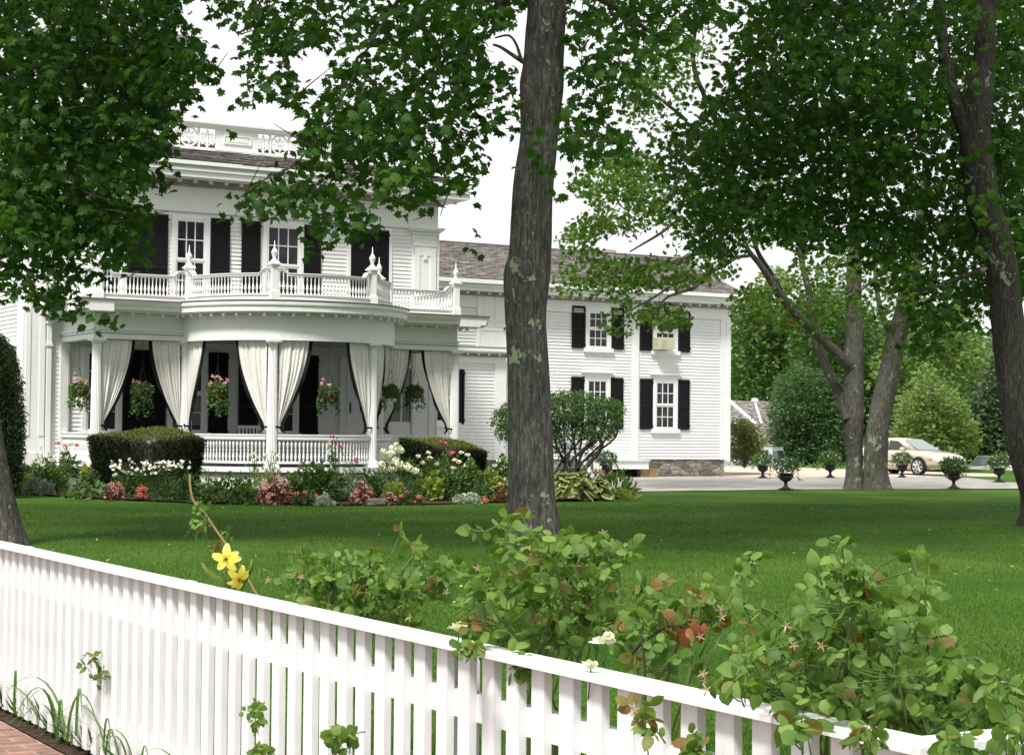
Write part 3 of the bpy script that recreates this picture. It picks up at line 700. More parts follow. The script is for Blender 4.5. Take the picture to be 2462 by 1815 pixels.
# balustrades
VASE = [(.030, 0), (.030, .05), (.018, .07), (.016, .10), (.034, .20), (.030, .27), (.014, .40), (.012, .50), (.020, .53), (.012, .56), (.024, .60), (.024, .66)]
TWIN = [(.022, 0), (.022, .03), (.014, .05), (.032, .20), (.014, .46), (.024, .49), (.024, .51), (.014, .54), (.032, .80), (.014, .95), (.022, .97), (.022, 1.0)]
def balustrade(name, runs, z0, z1, prof, step, top, bottom, ramp_h=0.0, plinth=False):
    out = []
    for path in runs:
        b = MB(); P = [Vector((p[0], p[1])) for p in path]; s = [0]
        for i in range(1, len(P)): s.append(s[-1] + (P[i] - P[i - 1]).length)
        Lr = s[-1]
        def zo(q):
            e = min(q, Lr - q); t = max(0, min(1, (.30 - e) / .16)); return ramp_h * (t * t * (3 - 2 * t))
        ks = np.unique(np.concatenate([np.linspace(0, Lr, 25), np.linspace(0, min(.36, Lr / 2), 9), Lr - np.linspace(0, min(.36, Lr / 2), 9)]))
        def pt(q):
            i = max(0, min(len(P) - 2, int(np.searchsorted(s, q) - 1))); t = (q - s[i]) / max(1e-9, s[i + 1] - s[i])
            a, c = path[i], path[i + 1]; return tuple(a[k] + (c[k] - a[k]) * t for k in range(4))
        pp = [pt(q) for q in ks]; b.sweep(pp, [(o, z1 + z) for o, z in top], True, [zo(q) for q in ks]); b.sweep(pp, [(o, z0 + z) for o, z in bottom])
        k = max(1, int(round(Lr / step))); zb, zt = z0 + max(z for _, z in bottom), z1 + min(z for _, z in top)
        for i in range(k):
            q = (i + .5) * Lr / k; x, y, _, _ = pt(q); h = zt + zo(q) - zb
            zm = prof[-1][1]; b.lathe([(r, z / zm * h) for r, z in prof], (x, y, zb - .002), 8)
        out.append(b.build(name, M['trim'], house, True))
        me = out[-1].data; me.polygons.foreach_set('use_smooth', [False] * len(me.polygons))
    return out
railt = [(-.055, -.13), (.055, -.13), (.06, -.07), (.045, -.06), (.075, -.03), (.075, 0), (-.075, 0), (-.075, -.03), (-.045, -.06), (-.06, -.07)]
railb = [(-.05, .12), (.05, .12), (.05, .17), (-.05, .17)]
g_ = .15
def cutarc(a0, a1, r=RB, m=.145):
    d = math.degrees(m / r); return arc_pts(a0 + d, a1 - d, 20, r)
runs = [line_pts((X0 + g_, YP), (XA - g_, YP), (0, -1), .3), cutarc(-90, -30), cutarc(-30, 30), cutarc(30, 90), line_pts((XB + g_, YP), (X1 - g_, YP), (0, -1), .3), line_pts((X0, YM - .12), (X0, YP + g_), (-1, 0), .3)]
balustrade('porch_railing', runs, ZD, ZR, TWIN, .097, railt, railb)
# balcony above
BZ0, BZ1 = ZC + .03, 5.38; ri = RB - .04
topb = [(-.04, -.075), (.04, -.075), (.045, -.03), (.065, -.02), (.065, 0), (-.065, 0), (-.065, -.02), (-.045, -.03)]
botb = [(-.03, .0), (.055, .0), (.055, .05), (.03, .06), (.03, .14), (.06, .145), (.06, .17), (-.06, .17), (-.06, .145), (-.03, .14)]
pp_ = .085
runs = [line_pts((X0 + pp_, YP), (XA - pp_, YP), (0, -1), .2), cutarc(-90, -30, ri, pp_), cutarc(-30, 30, ri, pp_), cutarc(30, 90, ri, pp_), line_pts((XB + pp_, YP), (X1 - pp_, YP), (0, -1), .2),
        line_pts((X0, YM - .2), (X0, YP + pp_), (-1, 0), .2), line_pts((X1, YP + pp_), (X1, YM - .2), (1, 0), .2)]
bal = balustrade('balcony_balustrade', runs, BZ0, BZ1, VASE, .098, topb, botb, .13)
pb = MB(); w_ = .085
pb.box(-w_, w_, -w_, w_, .10, .86); pb.box(-.115, .115, -.115, .115, .02, .22); pb.box(-.10, .10, -.10, .10, .22, .25)
pb.box(-.11, .11, -.11, .11, .86, .89); pb.box(-.135, .135, -.135, .135, .89, .93); pb.box(-.10, .10, -.10, .10, .93, .97)
fin = MB(); fin.lathe([(.10, 0), (.085, .03), (.045, .06), (.04, .09), (.065, .16), (.078, .22), (.085, .24), (.06, .27), (.045, .31), (.022, .34), (.018, .37), (.026, .385), (.012, .40), (.006, .52)], (0, 0, .97), 14)
ft = MB(); ft.box(-.06, -.02, -.10, -.06, -.005, .02); ft.box(.02, .06, -.10, -.06, -.005, .02); ft.box(-.08, .08, -.115, .09, -.03, -.004)
bp = [(X0, YP)] + [(CXB + ri * math.sin(rad(a)), YP - ri * math.cos(rad(a))) for a in (-90, -30, 30, 90)] + [(X1, YP)]
f0 = None
for (x, y) in bp:
    if f0 is None:
        f0 = pb.build('balcony_post', M['trim'], house, local=True); fn0 = fin.build('finial', M['trim'], f0, True, local=True); ft0 = ft.build('post_foot', M['black'], f0, local=True); o = f0
    else:
        o = f0.copy(); COL.objects.link(o); o.parent = house
        for q in (fn0, ft0): c = q.copy(); COL.objects.link(c); c.parent = o
    o.matrix_parent_inverse = Matrix(); o.location = Vector((x, y, ZC + .035)) - house.location

# ---- wing
WX1 = 39.72; WZ0, WZF, WZS = .63, 5.61, 6.13
b = MB(); clap(b, fw_, XR, WX1 - .38, WZ0, WZF, .110); b.build('clapboard_wall', M['white'], house)
b = MB(); b.box(XR + .01, WX1 - .01, YW + .002, 59.4, WZ0 - .01, 6.1)
b.add([(WX1 - .01, YW + .002, 6.1), (WX1 - .01, 59.4, 6.1), (WX1 - .01, 55.5, 7.95), (XR, YW, 6.1), (XR, 59.4, 6.1), (XR, 55.5, 7.95)], [(0, 1, 2), (3, 5, 4)])
b.build('house_core', M['white'], house)
b = MB(); b.fbox(fw_, XR, WX1 + .02, WZF, WZS + .05, 0, .05)
b.fbox(fw_, WX1 - .40, WX1 + .02, WZ0 - .02, WZF, 0, .045); b.fbox(fw_, WX1 - .16, WX1 + .03, WZ0 - .06, WZF - .06, .044, .07)
b.box(WX1, WX1 + .05, YW - .044, YW + .4, WZ0, WZF)
xj = at(1527, 900, y=YW).x; b.fbox(fw_, xj - .12, xj + .12, WZ0 - .05, WZF, 0, .06); b.fbox(fw_, xj - .16, xj - .12, WZ0 - .05, WZF, 0, .045)
b.build('frieze', M['trim'], house)
b = MB(); b.fbox(fw_, XR, WX1 + .28, WZS, WZS + .12, -.1, .52)
b.fbox(fw_, XR, WX1 + .34, WZS + .12, WZS + .17, -.1, .58); b.fbox(fw_, XR, WX1 + .30, WZS + .17, WZS + .23, -.1, .55); b.fbox(fw_, XR, WX1 + .40, WZS + .23, WZS + .36, -.1, .68)
dentils(b, line_pts((XR + .3, YW), (WX1 + .2, YW), (0, -1), .40, .15), WZS - .012, .075)
b.build('cornice', M['trim'], house)
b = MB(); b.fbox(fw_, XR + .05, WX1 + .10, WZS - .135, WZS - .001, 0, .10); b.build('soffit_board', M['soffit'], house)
ey, ez, ry, rz_ = YW - .62, WZS + .37, 55.5, 8.12
sv = Vector((0, ry - ey, rz_ - ez)); roof_plane('roof', (XR - .02, ey, ez), (1, 0, 0), sv, WX1 + .36 - XR, sv.length)
sv2 = Vector((0, -(ry - ey), rz_ - ez)); roof_plane('roof', (XR - .02, 2 * ry - ey, ez), (1, 0, 0), sv2, WX1 + .36 - XR, sv2.length)
b = MB(); b.box(XR, WX1 + .36, ry - .08, ry + .08, rz_ - .03, rz_ + .05); b.build('ridge_board', M['tin'], house)
b = MB(); xc_ = at(1458, 604, y=56.5).x; b.box(xc_ - .25, xc_ + .25, 56.2, 56.8, 7.4, 8.42); b.box(xc_ - .29, xc_ + .29, 56.16, 56.84, 8.35, 8.43); b.build('chimney', M['trim'], house)
b = MB(); b.fbox(fw_, 32.0, WX1 - .22, -.05, WZ0 - .001, -.3, -.01); b.box(WX1 - .35, WX1 - .2, YW - .02, 59, -.05, WZ0); b.build('foundation', M['stone'], house)
uw = lambda px, py=900: at(px, py, y=YW).x
for (z0, z1, row, sz0, sz1) in ((4.42, 5.86, 0, 4.40, 5.84), (1.68, 3.45, 1, 1.66, 3.43)):
    for (s0, s1, w0, w1, t0, t1) in (((1373.5, 1404.6, 1406.5, 1467.5, 1469, 1498) if row == 0 else (1371.5, 1401.5, 1403, 1465, 1466, 1496)), ((1537.5, 1566, 1568.5, 1627.6, 1628.7, 1657) if row == 0 else (1537, 1566.5, 1568, 1627, 1628.5, 1655.5))):
        py_ = 780 if row == 0 else 970
        window(fw_, uw(w0, py_), uw(w1, py_), z0, z1, 3, 2, row == 1)
        shutter(fw_, uw(s0, py_), uw(s1, py_), sz0, sz1, .45); shutter(fw_, uw(t0, py_), uw(t1, py_), sz0, sz1, .45)
# ---- low block between main house and wing, with a roof deck and a door above
BX1 = at(1213, 1000, y=YB).x
b = MB(); clap(b, fb, XR + .06, BX1 - .40, .62, 3.74, .112); b.build('clapboard_wall', M['white'], house)
b = MB(); b.box(XR + .02, BX1 - .005, YB + .002, YW, .60, 4.0); b.build('house_core', M['white'], house)
b = MB(); b.fbox(fb, XR + .06, BX1 + .01, 3.74, 4.06, 0, .05); b.fbox(fb, BX1 - .40, BX1 + .01, .60, 3.74, 0, .045); b.box(BX1 - .004, BX1 + .03, YB - .044, YW, .60, 3.74); b.build('frieze', M['trim'], house)
b = MB(); b.fbox(fb, XR + .06, BX1 + .2, 4.06, 4.12, -.7, .22); b.fbox(fb, XR + .06, BX1 + .28, 4.12, 4.24, -.7, .30)
dentils(b, line_pts((XR + .4, YB), (BX1 + .1, YB), (0, -1), .39, .14), 4.055, .07); b.build('cornice', M['trim'], house)
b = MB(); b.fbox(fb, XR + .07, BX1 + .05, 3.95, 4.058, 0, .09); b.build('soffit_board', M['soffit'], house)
b = MB(); b.fbox(fb, XR + .06, BX1 + .29, 4.24, 4.265, -.7, .31); b.build('porch_roof', M['tin'], house)
ub = lambda px, py=950: at(px, py, y=YB).x
window(fb, ub(1038), ub(1100), 1.80, 3.52, 3, 2); shutter(fb, ub(1102.5), ub(1114.5), 1.76, 3.52, .45)
b = MB(); d0, d1 = uw(1153, 760), uw(1215, 760)
b.fbox(fw_, d0 - .12, d0, 4.27, 6.1, 0, .075); b.fbox(fw_, d1, d1 + .12, 4.27, 6.1, 0, .075); b.fbox(fw_, d0, d1, 4.27, 6.08, 0, .055)
for (q0, q1) in ((5.0, 5.5), (5.58, 5.98)):
    for (a, c) in ((d0 + .14, (d0 + d1) / 2 - .06), ((d0 + d1) / 2 + .06, d1 - .12)): b.fbox(fw_, a, c, q0, q1, .054, .068)
for k in range(9): b.fbox(fw_, d0 + .06 + k * .115, d0 + .09 + k * .115, 4.3, 4.86, .054, .064)
b.fbox(fw_, d0 + .03, d1 - .02, 4.86, 4.92, .054, .07)
dr = b.build('door', M['trim'], house); b = MB(); b.fbox(fw_, d1 - .1, d1 - .05, 4.92, 4.98, .07, .12); b.build('door_latch', M['black'], dr)
b = MB(); b.fbox(fb, XR + .1, BX1 - .05, -.03, .61, -.3, -.02); b.build('foundation', M['stone'], house)
# outside stair beside the wing: stringer and thin rail
b = MB(); A = at(1321, 892, y=YW - .9); B = at(1440, 1112, y=YW - .9)
d = (B - A)
b.tube([A + d * t for t in (0, .25, .5, .75, 1)], .022, 6)
for t in np.linspace(.02, .98, 13): p = A + d * t; b.tube([p, p - Vector((0, 0, .62))], .011, 5)
off = Vector((0, 0, -.72)); P = [A + off, B + off, B + off - Vector((0, 0, .24)), A + off - Vector((0, 0, .24))]
b.add(P + [p + Vector((0, .06, 0)) for p in P], [(0, 1, 2, 3), (7, 6, 5, 4), (0, 4, 5, 1), (1, 5, 6, 2), (2, 6, 7, 3), (3, 7, 4, 0)])
for k in range(12):
    p = A + off + d * ((k + .5) / 12); b.box(p.x - .14, p.x + .14, p.y + .06, p.y + .85, p.z - .1, p.z - .06)
b.build('outside_stair', M['trim'], house)
b = MB(); a0, a1 = uw(1425, 1110), uw(1524, 1110); yb_ = YW - .9
b.box(a0, a1, yb_, YW - .05, .30, .58); b.box(a0 - .04, a1 + .04, yb_ - .05, YW - .05, .58, .615); st = b.build('stoop', M['trim'], house)
b = MB(); b.box(a1 - .25, a1 + .45, yb_ + .1, YW - .05, -.02, .31); b.box(a0, a0 + .3, yb_ + .1, YW - .05, -.02, .298); b.build('stoop_block', M['wood'], st)
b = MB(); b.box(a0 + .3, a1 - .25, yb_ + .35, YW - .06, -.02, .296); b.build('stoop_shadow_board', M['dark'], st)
# ------------------------------------------------------------------ curtains of the porch
CUR_G = 'cream curtains tied back on the porch'
M['braid'], _, _ = newmat('black_curtain_braid', (.012, .012, .014), .9, .1)
def pathfun(i):
    a, c = cols[i], cols[i + 1]
    if i in (0, 4):
        d = Vector((c[0] - a[0], c[1] - a[1])); l = d.length; d /= l
        return l, (lambda s: (a[0] + d.x * s, a[1] + d.y * s, 0, -1))
    t0 = (-90, -30, 30)[i - 1]
    return RB * rad(60), (lambda s: arc_pts(t0 + math.degrees(s / RB), 0, 1)[0])
def curtain(bay, side, label, w_=.80, seed=0):
    w_ *= .92
    l, f = pathfun(bay); g = random.Random(seed); cx_, cy_ = cols[bay] if side > 0 else cols[bay + 1]
    root = thing('curtain', label, 'curtain', (cx_, cy_, ZD), 0, CUR_G)
    rows, colsn = 30, 56; zt, zg, zt2 = ZB_ - .02, 1.60, 1.44; ph = [g.uniform(0, 6) for _ in range(4)]; am = [g.uniform(.6, 1.2) for _ in range(4)]
    def P(u, t):
        if t <= 1: so = .07 + w_ * (1 - t ** 1.65); si = .15 - .02 * t; z = zt + (zg - zt) * t
        else: k = (t - 1) / .12; so = .10 + .10 * k; si = .11 - .06 * k; z = zg + (zt2 - zg) * k
        if t <= 1: so = max(so + .10, si + .09)
        else: so += .06
        wd = so - si; s = si + wd * u
        amp = min(.042, wd * .12) * (.45 + .55 * min(1, t * 3))
        n = amp * (math.sin(u * 44 + ph[0]) * .7 * am[0] + math.sin(u * 27 + ph[1] + t) * .5 * am[1] + math.sin(u * 13 + ph[2] - t * 2) * .4)
        n += .03 * math.sin(t * 3) * math.sin(u * 5 + ph[3]) - .02
        q = s if side > 0 else l - s; x, y, nx_, ny_ = f(q)
        return (x + nx_ * n, y + ny_ * n, z)
    ts = list(np.linspace(0, 1, rows)) + [1.04, 1.08, 1.12]; us = np.linspace(0, 1, colsn)
    b = MB(); b.v = [P(u, t) for t in ts for u in us]
    b.f = [(r * colsn + c, r * colsn + c + 1, (r + 1) * colsn + c + 1, (r + 1) * colsn + c) for r in range(len(ts) - 1) for c in range(colsn - 1)]
    b.build('drape', M['cloth'], root, True)
    b = MB(); k = len(ts)
    for t in ts:
        p0, p1 = Vector(P(1.0, t)), Vector(P(1.0 + .065 / max(.12, w_ * (1 - min(t, .99) ** 1.65)), t) if t <= 1 else P(1.25, t)); d = p1 - p0
        d = d.normalized() * .085 if d.length > 1e-5 else Vector((.05, 0, 0))
        b.v += [tuple(p0 - d * .12 + Vector((-.004, -.012, 0))), tuple(p0 + d + Vector((-.004, -.012, 0)))]
    b.f = [(2 * i, 2 * i + 1, 2 * i + 3, 2 * i + 2) for i in range(k - 1)]
    b.build('edge_braid', M['braid'], root)
    x, y, nx_, ny_ = f((.15 if side > 0 else l - .15)); b = MB()
    ring = [(x + .085 * math.cos(a), y + .07 * math.sin(a), zg - .0 + .02 * math.sin(a)) for a in np.linspace(0, 2 * math.pi, 17)]
    b.tube(ring, .024, 6, False); b.tube([(x, y - .06 * ny_, zg), (cx_, cy_ + .10, zg + .10)], .012, 5); b.build('tieback', M['braid'], root, True)
    return root
curtain(0, 1, 'cream curtain on the right of the leftmost porch column, above the clipped hedge', .80, 1)
curtain(0, -1, 'cream curtain left of the column where the round bay begins', .80, 2)
curtain(1, 1, 'narrow cream curtain right of the column where the round bay begins', .72, 3)
curtain(1, -1, 'cream curtain on the left side of the middle bay column', .80, 4)
curtain(2, 1, 'cream curtain on the right side of the middle bay column', .80, 5)
curtain(2, -1, 'cream curtain on the left side of the right bay column', .74, 6)
curtain(3, 1, 'cream curtain wrapping the right side of the right bay column', .62, 7)
curtain(4, 1, 'cream curtain farther back, behind a hanging basket right of the bay', .80, 8)
curtain(4, -1, 'cream curtain left of the rightmost porch column, above the right hedge', .86, 9)

# ------------------------------------------------------------------ hanging baskets
M['coir'] = mottled('coir_basket', (.16, .075, .03), (.26, .13, .055), 30, .95, .05, .4)
def basket(loc, label, seed, pink, trail=.55, full=1.0):
    g = np.random.default_rng(seed); root = thing('hanging_basket', label, 'hanging basket', loc, 0, 'hanging flower baskets on the porch')
    L3 = Vector(loc); b = MB(); b.lathe([(.05, -.16), (.14, -.13), (.20, -.06), (.215, .02), (.20, .02)], loc, 16); b.build('basket', M['coir'], root, True)
    b = MB()
    for k in range(3):
        a = k * 2.1 + seed; b.tube([L3 + Vector((.2 * math.cos(a), .2 * math.sin(a), .02)), L3 + Vector((0, 0, .62))], .004, 4)
    b.tube([L3 + Vector((0, 0, .62)), Vector((L3.x, L3.y, ZB_ + .1))], .004, 4); b.build('chain', M['black'], root)
    n = int(520 * full); v = g.normal(0, 1, (n, 3)); v /= np.linalg.norm(v, axis=1, keepdims=True); v *= (.65 + .35 * g.random((n, 1)))
    pos = np.array(loc) + v * [.27 * full, .27 * full, .17 * full] + [0, 0, .07]
    nt_ = int(420 * full); s = g.random((nt_, 1)); a = np.repeat(g.random(26) * 6.28, 17)[:nt_, None] if nt_ <= 442 else g.random((nt_, 1)) * 6.28
    lt = 1.25 * trail * (.5 + .5 * np.abs(np.sin(a * 3 + seed)))
    tp = np.array(loc) + np.concatenate([np.cos(a) * (.21 + .05 * s), np.sin(a) * (.21 + .05 * s), .05 - lt * s], 1) + g.normal(0, .025, (nt_, 3))
    P = np.concatenate([pos, tp]); k = len(P)
    scatter('foliage', OVAL, P, orient(k, g.normal(0, 1, (k, 3)) + [0, 0, -.3], g.normal(0, .5, (k, 3)) + [0, -.5, .7]), g.uniform(.045, .085, k), M['green'] if seed % 2 else M['deep'], root)
    nf = pink
    fp = np.array(loc) + np.stack([g.uniform(-.24, .24, nf), g.uniform(-.25, .1, nf), g.uniform(.16, .36, nf)], 1)
    m = 14; FPp = np.repeat(fp, m, 0) + g.normal(0, .024, (nf * m, 3)); kk = len(FPp)
    scatter('blossoms', BLOOM, FPp, orient(kk, g.normal(0, 1, (kk, 3)), g.normal(0, .6, (kk, 3)) + [-.3, -.8, .5]), g.uniform(.03, .05, kk), M['p_pink'], root)
ZH = 2.30
def zpx(p, py): return p
basket(at(190, 940, x=X0), 'hanging basket in the left end bay of the porch, trailing in front of a window', 11, 5, .45)
basket(at(342, 942, y=YP), 'fullest hanging basket, before the pair of closed black shutters', 12, 3, .55, 1.1)
l_, f_ = pathfun(1); bb = f_(l_ * .52); basket(at(523, 940, y=bb[1]), 'hanging basket with the brightest pink blooms, left of the middle column', 13, 7, .55)
l_, f_ = pathfun(2); bb = f_(l_ * .5); basket(at(790, 948, y=bb[1]), 'hanging basket in the middle of the round bay, against the pale wall', 14, 4, .45)
l_, f_ = pathfun(3); bb = f_(l_ * .6); basket(at(940, 944, y=bb[1]), 'hanging basket in front of the cream curtain farther back', 15, 2, .45, .85)
basket(at(997, 944, y=YP), 'hanging basket in front of the glazed door, no blooms showing', 16, 1, .45, .85)
# white slat-back chair on the porch, just above the rail
ch = thing('porch_chair', 'white slatted porch chair showing above the railing left of the middle column', 'chair', (at(606, 1040, y=YP + .8).x, YP + .8, ZD))
cx0, cy0 = ch.location.x, ch.location.y
b = MB()
for k in range(6): b.box(cx0 - .27 + k * .10, cx0 - .22 + k * .10, cy0 + .26, cy0 + .285, ZD + .42, ZD + .98)
b.box(cx0 - .30, cx0 + .32, cy0 + .25, cy0 + .295, ZD + .98, ZD + 1.06); b.build('backrest', M['trim'], ch)
b = MB(); b.box(cx0 - .30, cx0 + .32, cy0 - .28, cy0 + .25, ZD + .38, ZD + .42); b.build('seat', M['trim'], ch)
for sx in (-.28, .26):
    for sy in (-.26, .22): b = MB(); b.box(cx0 + sx, cx0 + sx + .04, cy0 + sy, cy0 + sy + .04, ZD, ZD + .38); b.build('leg', M['trim'], ch)
# window air conditioner
ac = thing('air_conditioner', 'beige air conditioner in the upper right window of the wing', 'air conditioner', tuple(at(1603, 840, y=YW)))
b = MB(); a0, a1 = uw(1566, 822), uw(1603, 822); zt_, zb_ = 4.86, 4.45
b.fbox(fw_, a0, a1, zb_, zt_, .07, .5); b.build('casing', M['ac'], ac)
b = MB()
for k in range(9): b.fbox(fw_, a0 + .06, a1 - .35, zb_ + .05 + k * .036, zb_ + .068 + k * .036, .499, .508)
for k in range(5): b.fbox(fw_, a1 - .30 + k * .055, a1 - .275 + k * .055, zb_ + .05, zt_ - .05, .499, .509)
for k in range(7): b.box(a0 - .006, a0 + .003, YW - .44, YW - .16, zb_ + .08 + k * .04, zb_ + .095 + k * .04)
b.build('grille', M['ac'], ac)

# ------------------------------------------------------------------ picket fence
fence = thing('picket_fence', 'white painted picket fence with rounded cap rail along the brick sidewalk', 'fence', (FX, 6, 0))
YC = 2.73
cap = [(-.042, .868), (-.050, .872), (-.053, .879), (-.049, .886), (-.040, .8895), (.040, .890), (.047, .885), (.047, .868)]
b = MB(); b.sweep([(FX, 14, -1, 0), (FX, 9.604, -1, 0)], cap); b.sweep([(FX, 9.6, -1, 0), (FX, 7.204, -1, 0)], cap); b.sweep([(FX, 7.2, -1, 0), (FX, 4.824, -1, 0)], cap); b.sweep([(FX, 4.82, -1, 0), (FX, YC, -.995, -.995), (FX + 3.2, YC, 0, -1)], cap)
b.build('cap_rail', M['fence'], fence, False)
b = MB()
for z0, z1 in ((.665, .745), (.13, .21)):
    b.box(FX + .012, FX + .05, YC + .03, 14, z0, z1); b.box(FX + .05, FX + 3.2, YC + .012, YC + .05, z0, z1)
b.build('back_rail', M['fence'], fence)
pm = MB(); pm.box(-.0122, .0122, -.034, .034, .035, .869)
po = None; gk = random.Random(5); yk = 2.815; pk = []
while yk < 13.8: pk.append((FX, yk, 0)); yk += .137
xk = FX + .10
while xk < FX + 2.2: pk.append((xk, YC, math.pi / 2)); xk += .137
for (x, y, r) in pk:
    if po is None: po = o = pm.build('picket', M['fence'], fence, local=True)
    else: o = po.copy(); COL.objects.link(o); o.parent = fence
    o.matrix_parent_inverse = Matrix(); o.location = Vector((x, y + gk.uniform(-.003, .003), gk.uniform(-.006, 0))) - fence.location
    o.rotation_euler = (gk.uniform(-.004, .004), 0, r + gk.uniform(-.03, .03))
bpost = MB(); bpost.box(-.045, .045, -.045, .045, -.1, .869); po = None
for (x, y) in ((FX + .096, YC + .10), (FX + .096, 4.82), (FX + .096, 7.2), (FX + .096, 9.6), (FX + .096, 12)):
    if po is None: po = o = bpost.build('post', M['fence'], fence, local=True)
    else: o = po.copy(); COL.objects.link(o); o.parent = fence
    o.matrix_parent_inverse = Matrix(); o.location = Vector((x, y, 0)) - fence.location

# ------------------------------------------------------------------ cast urns along the drive
def urn_mb():
    b = MB(); b.box(-.14, .14, -.14, .14, 0, .035)
    b.lathe([(.125, .035), (.12, .055), (.07, .085), (.045, .13), (.04, .17), (.06, .20), (.045, .215), (.10, .235), (.165, .28), (.185, .33), (.18, .37), (.165, .39), (.17, .41), (.225, .43), (.235, .45), (.20, .45), (.17, .40)], (0, 0, 0), 20)
    for s in (-1, 1): b.tube([(s * .18, 0, .30), (s * .25, 0, .33), (s * .26, 0, .39), (s * .20, 0, .42)], .014, 6)
    return b
def urn_plant(root, seed, m='bg_cool'):
    g = np.random.default_rng(seed); n = 560
    v = g.normal(0, 1, (n, 3)); v /= np.linalg.norm(v, axis=1, keepdims=True); v *= (.5 + .5 * g.random((n, 1)) ** .5)
    P = v * [.34, .34, .21] + [0, 0, .66]
    nt_ = 90; a = np.repeat(g.random(6) * 6.28, 15)[:, None]; s = g.random((nt_, 1))
    Q = np.concatenate([np.cos(a) * (.22 + .20 * s), np.sin(a) * (.22 + .20 * s), .60 - .28 * s ** 2 * (.6 + .6 * np.abs(np.cos(a * 2)))], 1) + g.normal(0, .03, (nt_, 3))
    P = np.concatenate([P, Q]); k = len(P)
    scatter('foliage', LANCE, P, orient(k, P - [0, 0, .5] + g.normal(0, .25, (k, 3)), g.normal(0, .4, (k, 3)) + [0, 0, 1]), g.uniform(.09, .17, k), M[m], root)
    nf = 30; q = g.normal(0, 1, (nf, 3)); q[:, 2] = np.abs(q[:, 2]); q /= np.linalg.norm(q, axis=1, keepdims=True); FPp = q * [.36, .36, .25] + [0, 0, .62]
    scatter('blossoms', BLOOM, FPp, orient(nf, g.normal(0, 1, (nf, 3)), q + [0, -.3, .3]), g.uniform(.03, .05, nf), M['p_white'], root)
UG = 'black cast urns planted with ferny greenery'
spots = [(1889, 1179, 'black urn of ferns nearest the house wing, on the near edge of the drive', 1.0), (1834, 1151, 'small-looking black urn on the gravel beside the corner shrub of the wing', .98),
         (1996, 1150, 'black urn with white-flecked foliage standing alone on the gravel left of the twin trunks', 1.05), (2169, 1149, 'black urn in front of the door of the gold sedan', 1.0),
         (2293, 1176, 'black urn below the front bumper of the gold sedan, at the near drive edge', 1.0), (2402, 1161, 'black urn in front of the white off-road vehicle, with long drooping foliage', 1.05)]
for i, (px, py, lb, sc) in enumerate(spots):
    p = G(px, py); r = thing('garden_urn', lb, 'urn', (p.x, p.y, 0), 0, UG)
    urn_mb().build('urn', M['black'], r, local=True); urn_plant(r, 50 + i, ('bg_cool', 'green', 'green', 'bg_cool', 'deep', 'green')[i])
    r.location = (p.x, p.y, .02); r.rotation_euler = (0, 0, i * 1.3); r.scale = (sc,) * 3
for r in [o for o in COL.objects if o.name.startswith('garden_urn')]:
    for c in r.children: c.matrix_parent_inverse = Matrix()
p = at(1459, 1138, y=YW - 1.9); r = thing('garden_urn', 'black urn with round plant by the white stoop, behind the ferns', 'urn', (p.x, p.y, 0.02), .4, UG)
urn_mb().build('urn', M['black'], r, local=True); urn_plant(r, 77, 'deep')
for c in r.children: c.matrix_parent_inverse = Matrix()

# ------------------------------------------------------------------ vehicles
M['tyre'], _, _ = newmat('tyre_rubber', (.015, .015, .015), .85, .2)
M['alloy'], _, _ = newmat('silver_wheel', (.55, .55, .55), .3, .5, .8)
M['carglass'], _, _ = newmat('car_glass', (.03, .04, .04), .04, .6)
M['carglass_pale'], _, _ = newmat('windscreen_glass', (.20, .24, .24), .06, .6)
M['lamp'], _, _ = newmat('clear_lamp', (.62, .62, .58), .1, .6)
M['amber'], _, _ = newmat('amber_lens', (.7, .25, .06), .2, .5)
M['red'], _, _ = newmat('red_tail_lens', (.5, .02, .02), .2, .5)
def carpaint(name, c, metal=.35):
    m, nt, b = newmat(name, c, .28, .5, metal); b.inputs['Coat Weight'].default_value = .6; b.inputs['Coat Roughness'].default_value = .06; return m
M['gold'] = carpaint('champagne_gold_paint', (.60, .54, .45), .45); M['carwhite'] = carpaint('white_car_paint', (.72, .72, .70), .0); M['carsilver'] = carpaint('silver_car_paint', (.50, .52, .54))
def loft(mb, secs):
    o = len(mb.v); m = len(secs[0])
    for s in secs: mb.v += s
    for i in range(len(secs) - 1):
        for k in range(m - 1): mb.f.append((o + i * m + k, o + i * m + k + 1, o + (i + 1) * m + k + 1, o + (i + 1) * m + k))
    mb.f.append(tuple(o + k for k in range(m))); mb.f.append(tuple(o + (len(secs) - 1) * m + k for k in reversed(range(m))))
def interp(tab, x):
    for (a, *A), (c, *Cc) in zip(tab, tab[1:]):
        if a <= x <= c: t = (x - a) / (c - a); return [p + (q - p) * t for p, q in zip(A, Cc)]
    return list(tab[-1][1:]) if x > tab[-1][0] else list(tab[0][1:])
